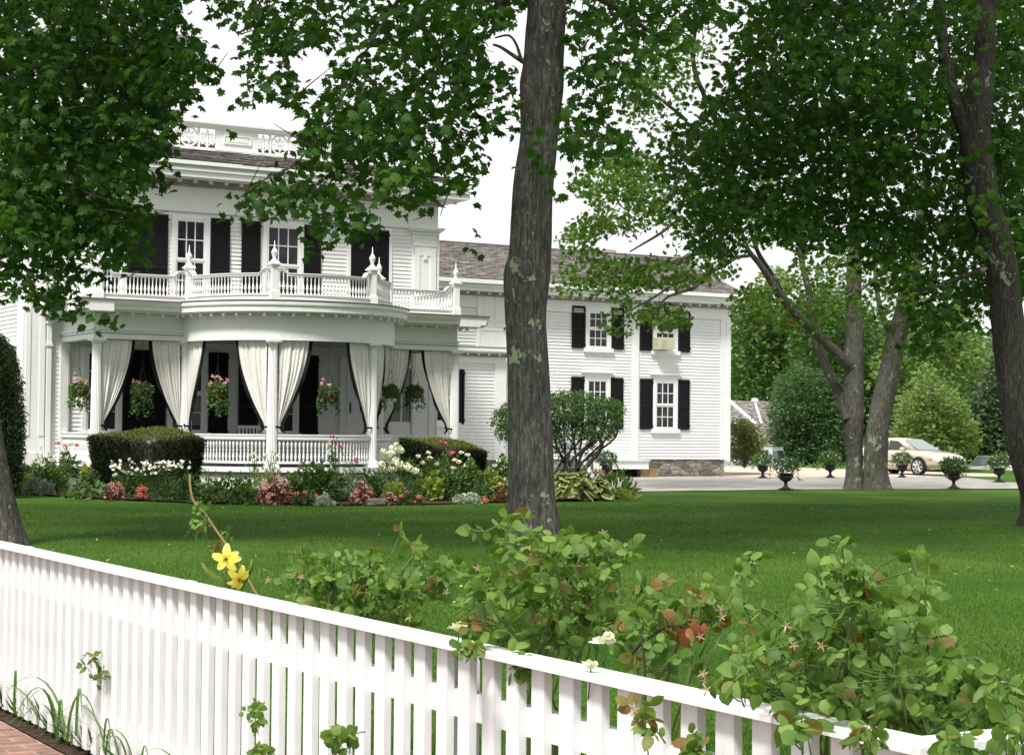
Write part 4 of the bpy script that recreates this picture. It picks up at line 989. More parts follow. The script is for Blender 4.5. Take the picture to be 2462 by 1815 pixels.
def wheel(root, x, y, r=.32, w_=.21, spokes=7):
    b = MB(); b.lathe([(r * .62, -w_ / 2), (r * .94, -w_ / 2), (r, -w_ / 2 + .03), (r, w_ / 2 - .03), (r * .94, w_ / 2), (r * .62, w_ / 2)], (0, 0, 0), 28)
    b.v = [(x + p[0], y + p[2], r + p[1]) for p in b.v]; t = b.build('wheel', M['tyre'], root, True)
    b = MB(); s = -1 if y < 0 else 1
    b.lathe([(r * .78, s * .04), (r * .78, s * w_ * .50), (r * .70, s * w_ * .515), (r * .68, s * .06), (.05, s * .07), (.05, s * .095), (0.001, s * .1)], (0, 0, 0), 28)
    for k in range(spokes):
        a = k * 2 * math.pi / spokes; b.tube([(.04 * math.cos(a), .04 * math.sin(a), s * .09), (r * .72 * math.cos(a), r * .72 * math.sin(a), s * w_ * .49)], [.05, .045], 5)
    b.v = [(x + p[0], y + p[2], r + p[1]) for p in b.v]; b.build('rim', M['alloy'], t)
def sedan(label, paint_, loc, rz):
    root = thing('sedan_car', label, 'car', (0, 0, 0)); W = .90
    tab = [(-2.40, .70, .30, .72, .80), (-2.30, .82, .24, .95, .86), (-1.75, .89, .20, 1.03, .90), (-.6, .90, .19, .96, .90), (.9, .90, .19, .96, .90), (1.5, .88, .20, .90, .88), (1.95, .85, .22, .82, .84), (2.22, .78, .24, .73, .78), (2.36, .62, .30, .60, .70)]
    secs = []
    for x in np.linspace(-2.40, 2.36, 34):
        hw, zb, zt, _ = interp(tab, x); xs_ = x
        half = [(hw * .80, zb), (hw * .97, zb + .10), (hw, zb + .28), (hw * 1.0, zt - .22), (hw * .965, zt - .07), (hw * .86, zt), (hw * .45, zt + .025), (0, zt + .035)]
        secs.append([(xs_, y, z) for y, z in half] + [(xs_, -y, z) for y, z in reversed(half[:-1])])
    b = MB(); loft(b, secs); b.build('body', paint_, root, True)
    gh = [(-1.72, .62, .0), (-1.0, .60, .42), (-.5, .595, .50), (.05, .59, .49), (.26, .58, .45), (1.12, .66, .0)]
    secs = []
    for x, hw, h in gh: secs.append([(x, .80 if h < .1 else hw + .17 * (1 - h / .5), .93), (x, hw + .06, .93 + h * .75), (x, hw - .04, .93 + h), (x, 0, .93 + h * 1.05), (x, -hw + .04, .93 + h), (x, -hw - .06, .93 + h * .75), (x, -(.80 if h < .1 else hw + .17 * (1 - h / .5)), .93)])
    b = MB(); loft(b, secs); b.build('cabin', paint_, root, True)
    for s in (-1, 1):
        for nm, q in (('side_window', [(-.95, .0, .03), (-.32, .0, .03), (-.32, .0, .41), (-.86, 0, .38)]), ('side_window', [(-.24, .0, .03), (.74, .0, .03), (.20, 0, .38), (-.24, 0, .41)])):
            b = MB(); b.add([(x, s * (.793 - .135 * (z / .4)), .93 + z) for x, _, z in q], [(0, 1, 2, 3)]); b.build(nm, M['carglass'], root)
        b = MB(); b.tube([(.62, s * .80, .97), (.64, s * .93, .99)], .03, 6); b.lathe([(.02, -.06), (.09, -.04), (.10, 0), (.09, .05), (.03, .07)], (.64, s * .96, 1.01), 10); b.build('wing_mirror', paint_, root, True)
        b = MB()
        for x in (-.95, -.28, .80): b.box(x - .006, x + .006, s * .900 - .004, s * .900 + .004, .36, .90)
        b.box(-.9, .75, s * .905 - .008, s * .905 + .008, .50, .535); b.build('door_seam', M['black'], root)
        b = MB()
        for x in (-.42, .62): b.box(x - .1, x, s * .90 - .018, s * .90 + .018, .76, .79)
        b.build('door_handle', paint_, root)
        b = MB(); b.add([(1.98, s * .80, .66), (2.30, s * .66, .60), (2.34, s * .60, .50), (2.28, s * .42, .56), (2.16, s * .42, .66), (1.96, s * .72, .70)], [(0, 1, 2, 3, 4, 5)])
        b.v = [(x + .03, y + s * .03, z + .02) for x, y, z in b.v]; b.build('headlight', M['lamp'], root)
        b = MB(); b.box(1.88, 1.99, s * .855 - .02, s * .855 + .02, .60, .66); b.build('indicator', M['amber'], root)
        b = MB(); b.box(-2.40, -2.22, s * .70 - .09, s * .70 + .09, .70, .86); b.build('tail_light', M['red'], root)
        for xw in (1.38, -1.42):
            b = MB(); b.lathe([(.37, -.02), (.385, 0), (.37, .012), (.001, .012)], (0, 0, 0), 30); b.v = [(xw + p[0], s * (.882 + p[2]), .34 + p[1]) for p in b.v]; b.build('wheel_arch', M['black'], root)
            wheel(root, xw, s * .83)
    b = MB(); b.add([(1.10, .60, .965), (1.10, -.60, .965), (.32, -.50, 1.37), (.32, .50, 1.37)], [(0, 1, 2, 3)]); b.v = [(x + .02, y, z + .022) for x, y, z in b.v]; b.build('windscreen', M['carglass_pale'], root)
    b = MB(); b.add([(-1.66, .56, .97), (-1.66, -.56, .97), (-1.02, -.50, 1.31), (-1.02, .50, 1.31)], [(3, 2, 1, 0)]); b.v = [(x - .02, y, z + .024) for x, y, z in b.v]; b.build('rear_window', M['carglass'], root)
    b = MB()
    for k in range(5): b.tube([(2.37, -.36, .60 - k * .034), (2.46, 0, .595 - k * .034), (2.37, .36, .60 - k * .034)], .011, 5)
    b.build('grille', M['black'], root); b = MB(); b.tube([(2.365, -.38, .615), (2.465, 0, .615), (2.365, .38, .615), (2.40, .34, .44), (2.47, 0, .435), (2.40, -.34, .44), (2.365, -.38, .615)], .016, 6, False); b.tube([(2.44, -.05, .54), (2.475, 0, .58), (2.44, .05, .54)], .014, 5); b.build('grille_surround', M['alloy'], root)
    b = MB(); b.box(2.36, 2.44, -.40, .40, .28, .36); b.build('air_intake', M['black'], root)
    b = MB(); b.box(2.43, 2.47, -.16, .16, .37, .44); b.build('number_plate', M['lamp'], root)
    root.location = loc; root.rotation_euler = (0, 0, rz); return root
cp = at(2168, 1142, z=0)
cdir = RT * math.cos(rad(53)) - Vector((FW.x, FW.y, 0)).normalized() * math.sin(rad(53))
car = sedan('champagne gold sedan parked on the gravel behind the twin tree trunks', M['gold'], (cp.x + .94, cp.y + .75, .02), math.atan2(cdir.y, cdir.x)); car.scale = (1.0, 1.04, .99)
cp2 = at(2325, 1136, z=0)
car2 = sedan('silver car between the gold sedan and the white off-road vehicle, mostly hidden', M['carsilver'], (cp2.x + 6.0, cp2.y + 9.0, gz(82) - .02), math.atan2(-FW.y, -FW.x) + .35)
def boxy(name, label, cat, paint_, L_, W_, belt, top, roofm, loc, rz, x0, x1, spare=False, glassx=()):
    root = thing(name, label, cat, (0, 0, 0)); h = W_ / 2
    b = MB(); secs = []
    for x, z0, z1, s in ((-L_ / 2, .48, belt - .04, .97), (-L_ / 2 + .06, .42, belt, 1), (x1 + .05, .40, belt, 1), (L_ / 2 - .12, .42, belt - .08, .98), (L_ / 2, .50, belt - .13, .94)):
        secs.append([(x, h * s * .92, z0), (x, h * s, z0 + .12), (x, h * s, z1 - .06), (x, h * s * .95, z1), (x, -h * s * .95, z1), (x, -h * s, z1 - .06), (x, -h * s, z0 + .12), (x, -h * s * .92, z0)])
    loft(b, secs); b.build('body', paint_, root)
    b = MB(); secs = []
    for x, z, s in ((x0 - .06, belt - .02, .95), (x0 + .04, top - .05, .88), (x1 - .45, top - .03, .88), (x1, belt - .02, .95)):
        secs.append([(x, h * .95, belt - .03), (x, h * s, z), (x, h * s * .93, z + .03), (x, -h * s * .93, z + .03), (x, -h * s, z), (x, -h * .95, belt - .03)])
    loft(b, secs); b.build('cabin', paint_, root)
    b = MB(); b.box(x0 + .02, x1 - .42, -h * .84, h * .84, top - .02, top + .05); b.build('roof', roofm, root)
    for s in (-1, 1):
        for a, c in glassx: b = MB(); b.add([(a, s * (h * .945), belt + .06), (c, s * (h * .945), belt + .06), (c - .03, s * (h * .905), top - .10), (a + .03, s * (h * .905), top - .10)], [(0, 1, 2, 3)]); b.v = [(x, y + s * .012, z) for x, y, z in b.v]; b.build('side_window', M['carglass'], root)
        for xw in (L_ / 2 - .72, -L_ / 2 + .72):
            b = MB(); b.lathe([(.44, -.02), (.46, 0), (.44, .03), (.001, .03)], (0, 0, 0), 20); b.v = [(xw + p[0], s * (h - .02 + p[2]), .42 + p[1]) for p in b.v]; b.build('wheel_arch', M['black'], root); wheel(root, xw, s * (h - .06), .38, .24, 5)
        b = MB(); b.box(x1 - .10, x1 + .02, s * (h + .12) - .09, s * (h + .12) + .09, belt + .04, belt + .24); b.build('wing_mirror', M['black'], root)
        b = MB(); b.box(-L_ / 2 - .025, -L_ / 2 + .10, s * h * .9 - .10, s * h * .9 + .07, belt - .32, belt - .06); b.build('tail_light', M['red'], root)
        b = MB(); b.lathe([(.10, 0), (.09, .03), (.001, .04)], (0, 0, 0), 14); b.v = [(L_ / 2 - .02 + p[2], s * h * .62 + p[0], belt - .30 + p[1]) for p in b.v]; b.build('headlight', M['lamp'], root)
    b = MB(); b.add([(x1 + .01, h * .82, belt + .04), (x1 + .01, -h * .82, belt + .04), (x1 - .41, -h * .76, top - .07), (x1 - .41, h * .76, top - .07)], [(0, 1, 2, 3)]); b.v = [(x + .03, y, z) for x, y, z in b.v]; b.build('windscreen', M['carglass_pale'], root)
    b = MB(); b.add([(x0 - .07, h * .8, belt + .08), (x0 - .07, -h * .8, belt + .08), (x0 + .01, -h * .74, top - .12), (x0 + .01, h * .74, top - .12)], [(3, 2, 1, 0)]); b.v = [(x - .015, y, z) for x, y, z in b.v]; b.build('rear_window', M['carglass'], root)
    b = MB(); b.box(L_ / 2 - .03, L_ / 2 + .12, -h * .95, h * .95, .42, .56); b.box(-L_ / 2 - .1, -L_ / 2 + .03, -h * .95, h * .95, .42, .58); b.build('bumper', M['black'], root)
    root.location = loc; root.rotation_euler = (0, 0, rz); return root
jp = at(2389, 1110, d=104); jd = -RT * .93 - Vector((FW.x, FW.y, 0)) * .36
boxy('off_road_vehicle', 'white boxy off-road vehicle with black roof parked behind the right-hand urn', 'car', M['carwhite'], 4.4, 1.85, 1.18, 1.78, M['black'], (jp.x, jp.y, gz(104, 77) + .03), math.atan2(jd.y, jd.x), -2.1, 1.0, True, ((-2.0, -1.15), (-1.02, -.22), (-.08, .70)))
sp_ = at(1781, 1110, d=95); sd_ = -RT * .86 + Vector((FW.x, FW.y, 0)) * .5
boxy('parked_suv', 'silver car with red tail light half hidden behind the corner shrub of the wing', 'car', M['carsilver'], 4.5, 1.8, 1.05, 1.68, M['carsilver'], (sp_.x, sp_.y, gz(95, 59) + .03), math.atan2(sd_.y, sd_.x), -2.1, 1.1, False, ((-1.9, -1.0), (-.9, -.1), (0, .8)))
# grey-shingled outbuilding beyond the wing
ob = thing('outbuilding', 'low grey shingled building with white rake trim behind the wing', 'building', tuple(at(1800, 1080, d=100)))
q = at(1720, 1045, d=100); wy = q.y; ql = at(1660, 953, d=100); qr = at(2000, 953, d=100)
oz = ql.z; b = MB(); b.box(ql.x - 3, qr.x + 6, wy, wy + 8, 0, oz - 3); b.build('wall', M['stone'], ob)
ro = roof_plane('roof', (ql.x - 3, wy - .5, oz - 3.1), (1, 0, 0), (0, 1, .75), qr.x - ql.x + 9, 5.1, parent=ob)
b = MB(); a = at(1752, 962, d=99); c = at(1818, 1020, d=97.5); b.tube([a, c], .11, 4); b.build('rake_board', M['trim'], ob)
b = MB(); a = at(1815, 966, d=98.5); c = at(1832, 1018, d=97); b.tube([a, c], .07, 4); b.lathe([(.06, 0), (.2, .03), (.18, .16), (.06, .2)], a, 8); b.build('vent_pipe', M['trim'], ob)
# ------------------------------------------------------------------ trees
def spline(P, k=8):
    P = [np.array(p, float) for p in P]; out = []
    for i in range(len(P) - 1):
        p0, p1, p2, p3 = P[max(i - 1, 0)], P[i], P[i + 1], P[min(i + 2, len(P) - 1)]
        for j in range(k):
            t = j / k; out.append(.5 * (2 * p1 + (p2 - p0) * t + (2 * p0 - 5 * p1 + 4 * p2 - p3) * t * t + (3 * p1 - p0 - 3 * p2 + p3) * t ** 3))
    out.append(P[-1]); return out
def limb(name, px, d, m, root, seg=20, k=8, amp=.03, d2=None, flare=0.0):
    """A trunk or branch through photo points (x, y, width in pixels) at distance d (running to d2)."""
    Q = []; n = len(px)
    for i, (x, y, w_) in enumerate(px):
        dd = d + ((d2 - d) * i / (n - 1) if d2 is not None else 0); p = at(x, y, d=dd); Q.append((p.x, p.y, p.z, w_ / 2 * dd / F))
    if flare: Q[0] = (Q[0][0], Q[0][1], -.12, Q[0][3])
    q = spline(Q, k); b = MB(); seed = (px[0][0] * .37) % 50; o = 0; prev = None
    pts = [Vector(p[:3]) for p in q]
    for i, p in enumerate(pts):
        t = (pts[min(i + 1, len(pts) - 1)] - pts[max(i - 1, 0)]).normalized()
        a = prev if prev is not None else Vector((1, 0, 0)); a = (a - t * a.dot(t)).normalized(); prev = a; c = t.cross(a)
        for s in range(seg):
            an = 2 * math.pi * s / seg; r = q[i][3]
            e = Vector((math.cos(an) * 2.2, math.sin(an) * 2.2, p.z * 1.1 + seed))
            f = 1 + amp * 3 * noise.noise(e) + amp * 1.2 * noise.noise(e * 3.7)
            if flare: f += flare * math.exp(-max(0, p.z) / .35) * (1 + .7 * math.cos(an * 5 + seed))
            b.v.append(tuple(p + (a * math.cos(an) + c * math.sin(an)) * r * f))
    for i in range(len(pts) - 1):
        for s in range(seg):
            s2 = (s + 1) % seg; b.f.append((i * seg + s, i * seg + s2, (i + 1) * seg + s2, (i + 1) * seg + s))
    b.f.append(tuple((len(pts) - 1) * seg + s for s in range(seg)))
    return b.build(name, m, root, True)
def sample_poly(g, poly, n):
    P = np.array(poly, float); lo, hi = P.min(0), P.max(0); out = np.zeros((0, 2))
    while len(out) < n:
        q = lo + (hi - lo) * g.random((n * 2 + 10, 2)); out = np.concatenate([out, q[inpoly(q, poly)]])
    return out[:n]
def parea(poly):
    P = np.array(poly, float); x, y = P[:, 0], P[:, 1]; return abs(np.dot(x, np.roll(y, -1)) - np.dot(y, np.roll(x, -1))) / 2
def unproj(px, d):
    r = np.array(FW)[None] + np.array(RT)[None] * ((px[:, :1] - CX) / F) - np.array(UP)[None] * ((px[:, 1:2] - CY) / F)
    return np.array([0, 0, EYE]) + r * d[:, None]
def crown(root, regions, dr, m, tmpl, size, cover, seed, spread=.45, flat=.3, per=16, droop=.5, twigs=True, holes=(), name='crown', soft=10, extra=0.0, hull=False, upn=.7):
    """Leaves in sprays spread through a crown whose outline is given by photo polygons; depth runs over dr."""
    g = np.random.default_rng(seed); dm = sum(dr) / 2; s_ = sum(size) / 2
    tv = tmpl[0] if tmpl[0].ndim == 2 else tmpl[0][0]; ar = sum(abs((tv[b_][0] - tv[a_][0]) * (tv[c_][1] - tv[a_][1]) - (tv[c_][0] - tv[a_][0]) * (tv[b_][1] - tv[a_][1])) / 2 for a_, b_, c_ in tmpl[1])
    one = .55 * ar * s_ ** 2 * (F / dm) ** 2
    AP = []; AS = []; TW = MB()
    for poly, cov in regions:
        n = int(parea(poly) * cov * cover / one); ns = max(2, n // per)
        c = sample_poly(g, poly, ns); dd = g.uniform(dr[0], dr[1], ns); C3 = unproj(c, dd)
        sid = np.repeat(np.arange(ns), per)
        out = g.normal(0, 1, (ns, 3)); out[:, 2] *= .2; out /= np.linalg.norm(out, axis=1, keepdims=True)
        if hull:
            v = g.normal(0, 1, (len(sid), 3)); v /= np.linalg.norm(v, axis=1, keepdims=True); v *= (.75 + .3 * g.random((len(sid), 1))); off = v * spread * g.uniform(.6, 1.3, ns)[sid][:, None] * [1, 1, flat]
        else:
            off = g.normal(0, 1, (len(sid), 3)) * spread * [1, 1, flat]; al = np.sum(off * out[sid], 1); off[:, 2] -= droop * .35 * (al / spread) * spread * .5 + droop * .25 * al ** 2
        P = C3[sid] + off; pr = proj_np(P); jit = g.normal(0, soft, (len(P), 2)); ok = inpoly(pr[:, :2] + jit, poly)
        for h in holes: ok &= ~inpoly(pr[:, :2] + jit, h)
        P = P[ok]; sid = sid[ok]; AP.append(P); AS.append(np.stack([g.random(ns)[sid], g.random(ns)[sid]], 1))
        if twigs and cov > .6:
            for i in range(0, ns, 3):
                e = C3[i] + g.normal(0, .2, 3); f = C3[i] + out[i] * spread * 1.2 * (-1) + [0, 0, .15 * spread]
                if inpoly(proj_np(np.array([f]))[:, :2], poly)[0] and not any(inpoly(proj_np(np.array([f]))[:, :2], h)[0] for h in holes): TW.tube([f, (np.array(e) + f) / 2 + g.normal(0, .05, 3), e], [.012, .009, .005], 3, False)
    P = np.concatenate(AP); sp = np.concatenate(AS); k = len(P)
    nrm = rnd_dirs(g, k, upn, .55); tip = g.normal(0, 1, (k, 3)); tip[:, 2] = tip[:, 2] * .35 - droop
    t = np.zeros((k, 2)); t[:, 0] = np.clip(.55 * sp[:, 0] + .45 * g.random(k), 0, 1); t[:, 1] = (g.random(k) < extra) * g.uniform(.4, 1, k)
    o = scatter(name, tmpl, P, orient(k, tip, nrm), g.uniform(size[0], size[1], k), m, root, t)
    if twigs and TW.v: TW.build('twig_sprays', M['twig'], root)
    return k
def canopy(root, c, r, n, m, seed, size=(.35, .55)):
    """The part of the crown above the picture."""
    g = np.random.default_rng(seed); v = g.normal(0, 1, (n * 3, 3)); v /= np.linalg.norm(v, axis=1, keepdims=True); v *= g.random((n * 3, 1)) ** .4
    P = np.array(c) + v * np.array(r); pr = proj_np(P); P = P[(pr[:, 1] < -60) | (pr[:, 2] < 1)][:n]; k = len(P)
    scatter('unseen_upper_crown', MAPLE, P, orient(k, g.normal(0, 1, (k, 3)) - [0, 0, .4], rnd_dirs(g, k)), g.uniform(*size, k), m, root)  # unseen rest of the crown, oversized leaves added to shade what lies below
sc_ = lambda pts, s, ox=0, oy=0: [(x / s + ox, y / s + oy) for x, y in pts]
TG = 'old maples on the lawn'
# left maple
p = at(5, 1312, z=0); tl = thing('maple_tree', 'maple at the left edge with a leaning trunk and dense dark crown over the porch', 'tree', tuple(p), 0, TG)
limb('trunk', [(2, 1320, 128), (-8, 1270, 112), (-22, 1180, 104), (-45, 1050, 100), (-66, 900, 98), (-85, 700, 96), (-100, 400, 90), (-105, 0, 85), (-100, -300, 70)], depth(p), M['bark'], tl, 36, flare=.10)
LP = [(-80, -60), (470, -60), (436, 40), (461, 98), (510, 135), (530, 175), (478, 215), (455, 250), (430, 265), (425, 330), (405, 375), (365, 385), (395, 415), (422, 465), (395, 480), (350, 445), (305, 440), (305, 470), (350, 495), (362, 525), (335, 560), (345, 600), (340, 645), (305, 655), (262, 640), (235, 600), (200, 590), (-80, 610)]
LP2 = [(-80, 560), (210, 560), (240, 640), (262, 670), (225, 690), (190, 700), (210, 730), (290, 765), (298, 783), (250, 785), (232, 800), (215, 800), (190, 775), (140, 778), (105, 760), (90, 725), (30, 722), (-80, 715)]
LH = [[(68, 12), (96, 15), (105, 40), (130, 55), (122, 95), (108, 90), (85, 60), (68, 60)], [(20, 40), (32, 38), (30, 60), (18, 60)], [(250, 255), (262, 250), (268, 262), (256, 268)]]
crown(tl, [(LP, 1.0)], (22.0, 27.5), M['maple_dark'], MAPLE, (.10, .17), 5.6, 1, .40, .26, holes=LH, soft=16, per=20)
crown(tl, [(LP2, .55)], (22.5, 25.0), M['maple_dark'], MAPLE, (.09, .15), 4.6, 2, .34, .4, name='lower_foliage')
canopy(tl, (2, 26, 13), (8, 7, 6), 1800, M['maple_dark'], 3)
# middle maple
tm = thing('maple_tree', 'middle maple with a tall straight trunk spotted with pale lichen', 'tree', (T1.x, T1.y, 0), 0, TG); dT = depth(T1)
limb('trunk', [(1283, 1340, 152), (1286, 1275, 124), (1279, 1180, 112), (1275, 1040, 107), (1272, 934, 102), (1264, 769, 98), (1266, 668, 112), (1274, 610, 103), (1284, 440, 96), (1296, 330, 92), (1302, 215, 104), (1306, 150, 96), (1316, 0, 92), (1325, -200, 86)], dT, M['bark'], tm, 64, 12, .022, flare=.17)
limb('branch', [(1262, 150, 16), (1240, 138, 11), (1205, 115, 8), (1185, 108, 6)], dT, M['bark'], tm, 8); limb('branch', [(1252, 140, 10), (1240, 105, 7), (1222, 86, 6), (1190, 92, 4)], dT, M['bark'], tm, 6)
limb('branch', [(1290, -120, 34), (1150, -90, 20), (1000, -40, 13), (900, 90, 8), (820, 240, 6), (720, 385, 5), (640, 430, 4), (570, 480, 3)], dT, M['bark'], tm, 8, d2=21.5)
limb('branch', [(1300, -60, 30), (1190, 20, 16), (1080, 130, 10), (990, 280, 7), (920, 420, 4)], dT, M['bark'], tm, 8, d2=24.5); limb('branch', [(1330, -60, 36), (1450, 0, 20), (1540, 60, 12), (1600, 110, 8)], dT, M['bark'], tm, 8, d2=25)
k_ = 1.7238
CP = [(sc_([(835, -80), (1440, -80), (1400, 160), (1330, 190), (1260, 190), (1240, 300), (1150, 300), (1090, 330), (1060, 310), (990, 300), (970, 240), (1010, 180), (950, 60), (890, 95)], k_), .85),
      (sc_([(890, 330), (1100, 285), (1250, 300), (1290, 380), (1270, 470), (1180, 450), (1100, 420), (1000, 440), (900, 485), (870, 450), (900, 400)], k_), .75),
      (sc_([(1390, -80), (2200, -80), (2150, 100), (2010, 130), (2040, 260), (2150, 260), (2165, 430), (2140, 560), (2030, 640), (1960, 760), (1870, 780), (1790, 840), (1790, 880), (1680, 900), (1600, 860), (1530, 800), (1450, 760), (1350, 720), (1230, 700), (1215, 560), (1250, 480), (1290, 440), (1330, 390), (1380, 290), (1400, 160)], k_), .95),
      (sc_([(1090, 670), (1160, 655), (1160, 700), (1230, 690), (1350, 720), (1530, 760), (1560, 900), (1570, 950), (1500, 1020), (1400, 1010), (1310, 1060), (1250, 1065), (1250, 970), (1330, 900), (1200, 890), (1120, 915), (960, 910), (885, 890), (960, 830), (1030, 780)], k_), .85),
      (sc_([(1850, 740), (2010, 760), (2000, 830), (1970, 880), (1900, 830)], k_), .5), (sc_([(1880, 890), (1960, 890), (1950, 960), (2010, 1040), (1960, 1080), (1920, 1125), (1850, 1090), (1910, 1000)], k_), .42), (sc_([(890, 500), (990, 490), (990, 515), (950, 565), (890, 560)], k_), .7)]
s2 = lambda pts: sc_(pts, 3.177, 1150, 0)
CP += [(s2([(690, -140), (1880, -140), (1960, 130), (1900, 230), (1700, 150), (1650, 330), (1560, 430), (1400, 560), (1260, 600), (1400, 700), (1380, 850), (1240, 860), (1080, 860), (1060, 1000), (1300, 1000), (1390, 1060), (1290, 1150), (1180, 1240), (990, 1210), (870, 1280), (700, 1300), (610, 1290), (600, 1100), (620, 700), (650, 430)]), .8), (s2([(600, 1340), (680, 1400), (740, 1470), (720, 1550), (580, 1560)]), .35)]
CH = [s2([(700, 20), (760, 10), (760, 110), (720, 120)]), s2([(690, 640), (780, 640), (780, 690), (680, 720)]), s2([(1500, 400), (1600, 430), (1580, 600), (1480, 560)]), sc_([(1560, 300), (1640, 270), (1650, 310), (1560, 350)], k_), sc_([(2020, 120), (2180, 130), (2190, 250), (2050, 260)], k_), sc_([(1990, 560), (2120, 590), (2060, 640), (1990, 620)], k_)]
crown(tm, CP, (20.3, 26.0), M['maple'], MAPLE, (.10, .165), 3.2, 4, .38, .30, holes=CH)
crown(tm, [(s2([(320, 1010), (470, 1000), (540, 1140), (590, 1250), (540, 1380), (310, 1360)]), 1.6)], (dT - 2.2, dT - 1.2), M['maple'], MAPLE, (.12, .16), 1.6, 5, .25, .5, name='trunk_foliage', twigs=False)
crown(tm, [(sc_([(1540, 690), (1800, 620), (1850, 700), (1760, 860), (1640, 880), (1560, 780)], k_), .9), (sc_([(1750, -20), (2130, -20), (2080, 100), (1900, 110)], k_), .8)], (19.4, 20.4), M['maple_light'], MAPLE, (.12, .165), .8, 6, .35, .3, name='front_foliage', twigs=False)
canopy(tm, (T1.x - 1, T1.y, 12.5), (8, 7, 5.5), 2400, M['maple'], 7)
# right maple
pr_ = at(2522, 1264, z=0); tr = thing('maple_tree', 'maple at the right edge with a crooked dark trunk and the darkest, broadest crown', 'tree', tuple(pr_), 0, TG); dR = depth(pr_)
limb('trunk', [(2522, 1270, 140), (2508, 1200, 100), (2480, 1120, 86), (2458, 1045, 80), (2438, 908, 76), (2428, 818, 74), (2414, 700, 74), (2396, 581, 70), (2364, 484, 80), (2344, 339, 70), (2353, 242, 68), (2368, 145, 52), (2371, 0, 46), (2372, -200, 42)], dR, M['bark_dark'], tr, 36, 8, .05, flare=.10)
limb('branch', [(2330, 330, 44), (2300, 260, 36), (2275, 160, 30), (2262, 40, 26), (2255, -120, 22)], dR, M['bark_dark'], tr, 12); limb('branch', [(2400, 640, 16), (2330, 660, 12), (2250, 690, 9), (2190, 700, 6)], dR, M['bark_dark'], tr, 8)
RP = [(1797, -70), (2540, -70), (2540, 780), (2440, 690), (2400, 700), (2375, 790), (2345, 812), (2300, 780), (2250, 700), (2205, 690), (2150, 700), (2125, 670), (2060, 640), (2050, 600), (1950, 585), (1885, 600), (1811, 515), (1787, 580), (1740, 630), (1671, 625), (1632, 500), (1584, 405), (1596, 310), (1700, 235), (1734, 140), (1780, 60)]
RPa = [(1797, -70), (2290, -70), (2290, 770), (2250, 700), (2205, 690), (2150, 700), (2125, 670), (2060, 640), (2050, 600), (1950, 585), (1885, 600), (1811, 515), (1787, 580), (1740, 630), (1671, 625), (1632, 500), (1584, 405), (1596, 310), (1700, 235), (1734, 140), (1780, 60)]
RPb = [(2270, -70), (2540, -70), (2540, 780), (2440, 690), (2400, 700), (2375, 790), (2345, 812), (2300, 780), (2270, 720)]
RP2 = [(2150, 660), (2260, 650), (2300, 740), (2262, 850), (2195, 862), (2150, 800)]
RHH = [[(2120, 870), (2178, 870), (2215, 690), (2222, 610), (2188, 610), (2150, 760)], [(2032, 720), (2078, 720), (2080, 590), (2030, 590)], [(2140, 600), (2190, 590), (2190, 630), (2150, 640)], [(2420, 60), (2440, 55), (2440, 75), (2420, 80)], [(2120, 430), (2160, 430), (2170, 490), (2130, 510)], [(1890, 480), (1920, 480), (1925, 500), (1890, 505)]]
crown(tr, [(RPa, 1.0), (RP2, 1.1)], (29.0, 36.0), M['maple_dark'], MAPLE, (.10, .17), 4.2, 8, .48, .22, holes=RHH, soft=26, per=22)
crown(tr, [(RPb, 1.0)], (dR + .8, 38.0), M['maple_dark'], MAPLE, (.10, .17), 4.6, 88, .48, .22, holes=RHH, soft=20, per=22)
crown(tr, [([(2280, 0), (2462, 0), (2462, 640), (2340, 620), (2300, 300)], .22), ([(1700, 60), (2200, 0), (2250, 300), (2100, 330), (1900, 200)], .20)], (26.0, 28.6), M['maple'], MAPLE, (.12, .16), 2.4, 9, .5, .25, name='front_foliage', twigs=False)
canopy(tr, (pr_.x - 4, pr_.y + 2, 15), (9, 8, 5.5), 2600, M['maple_dark'], 10)
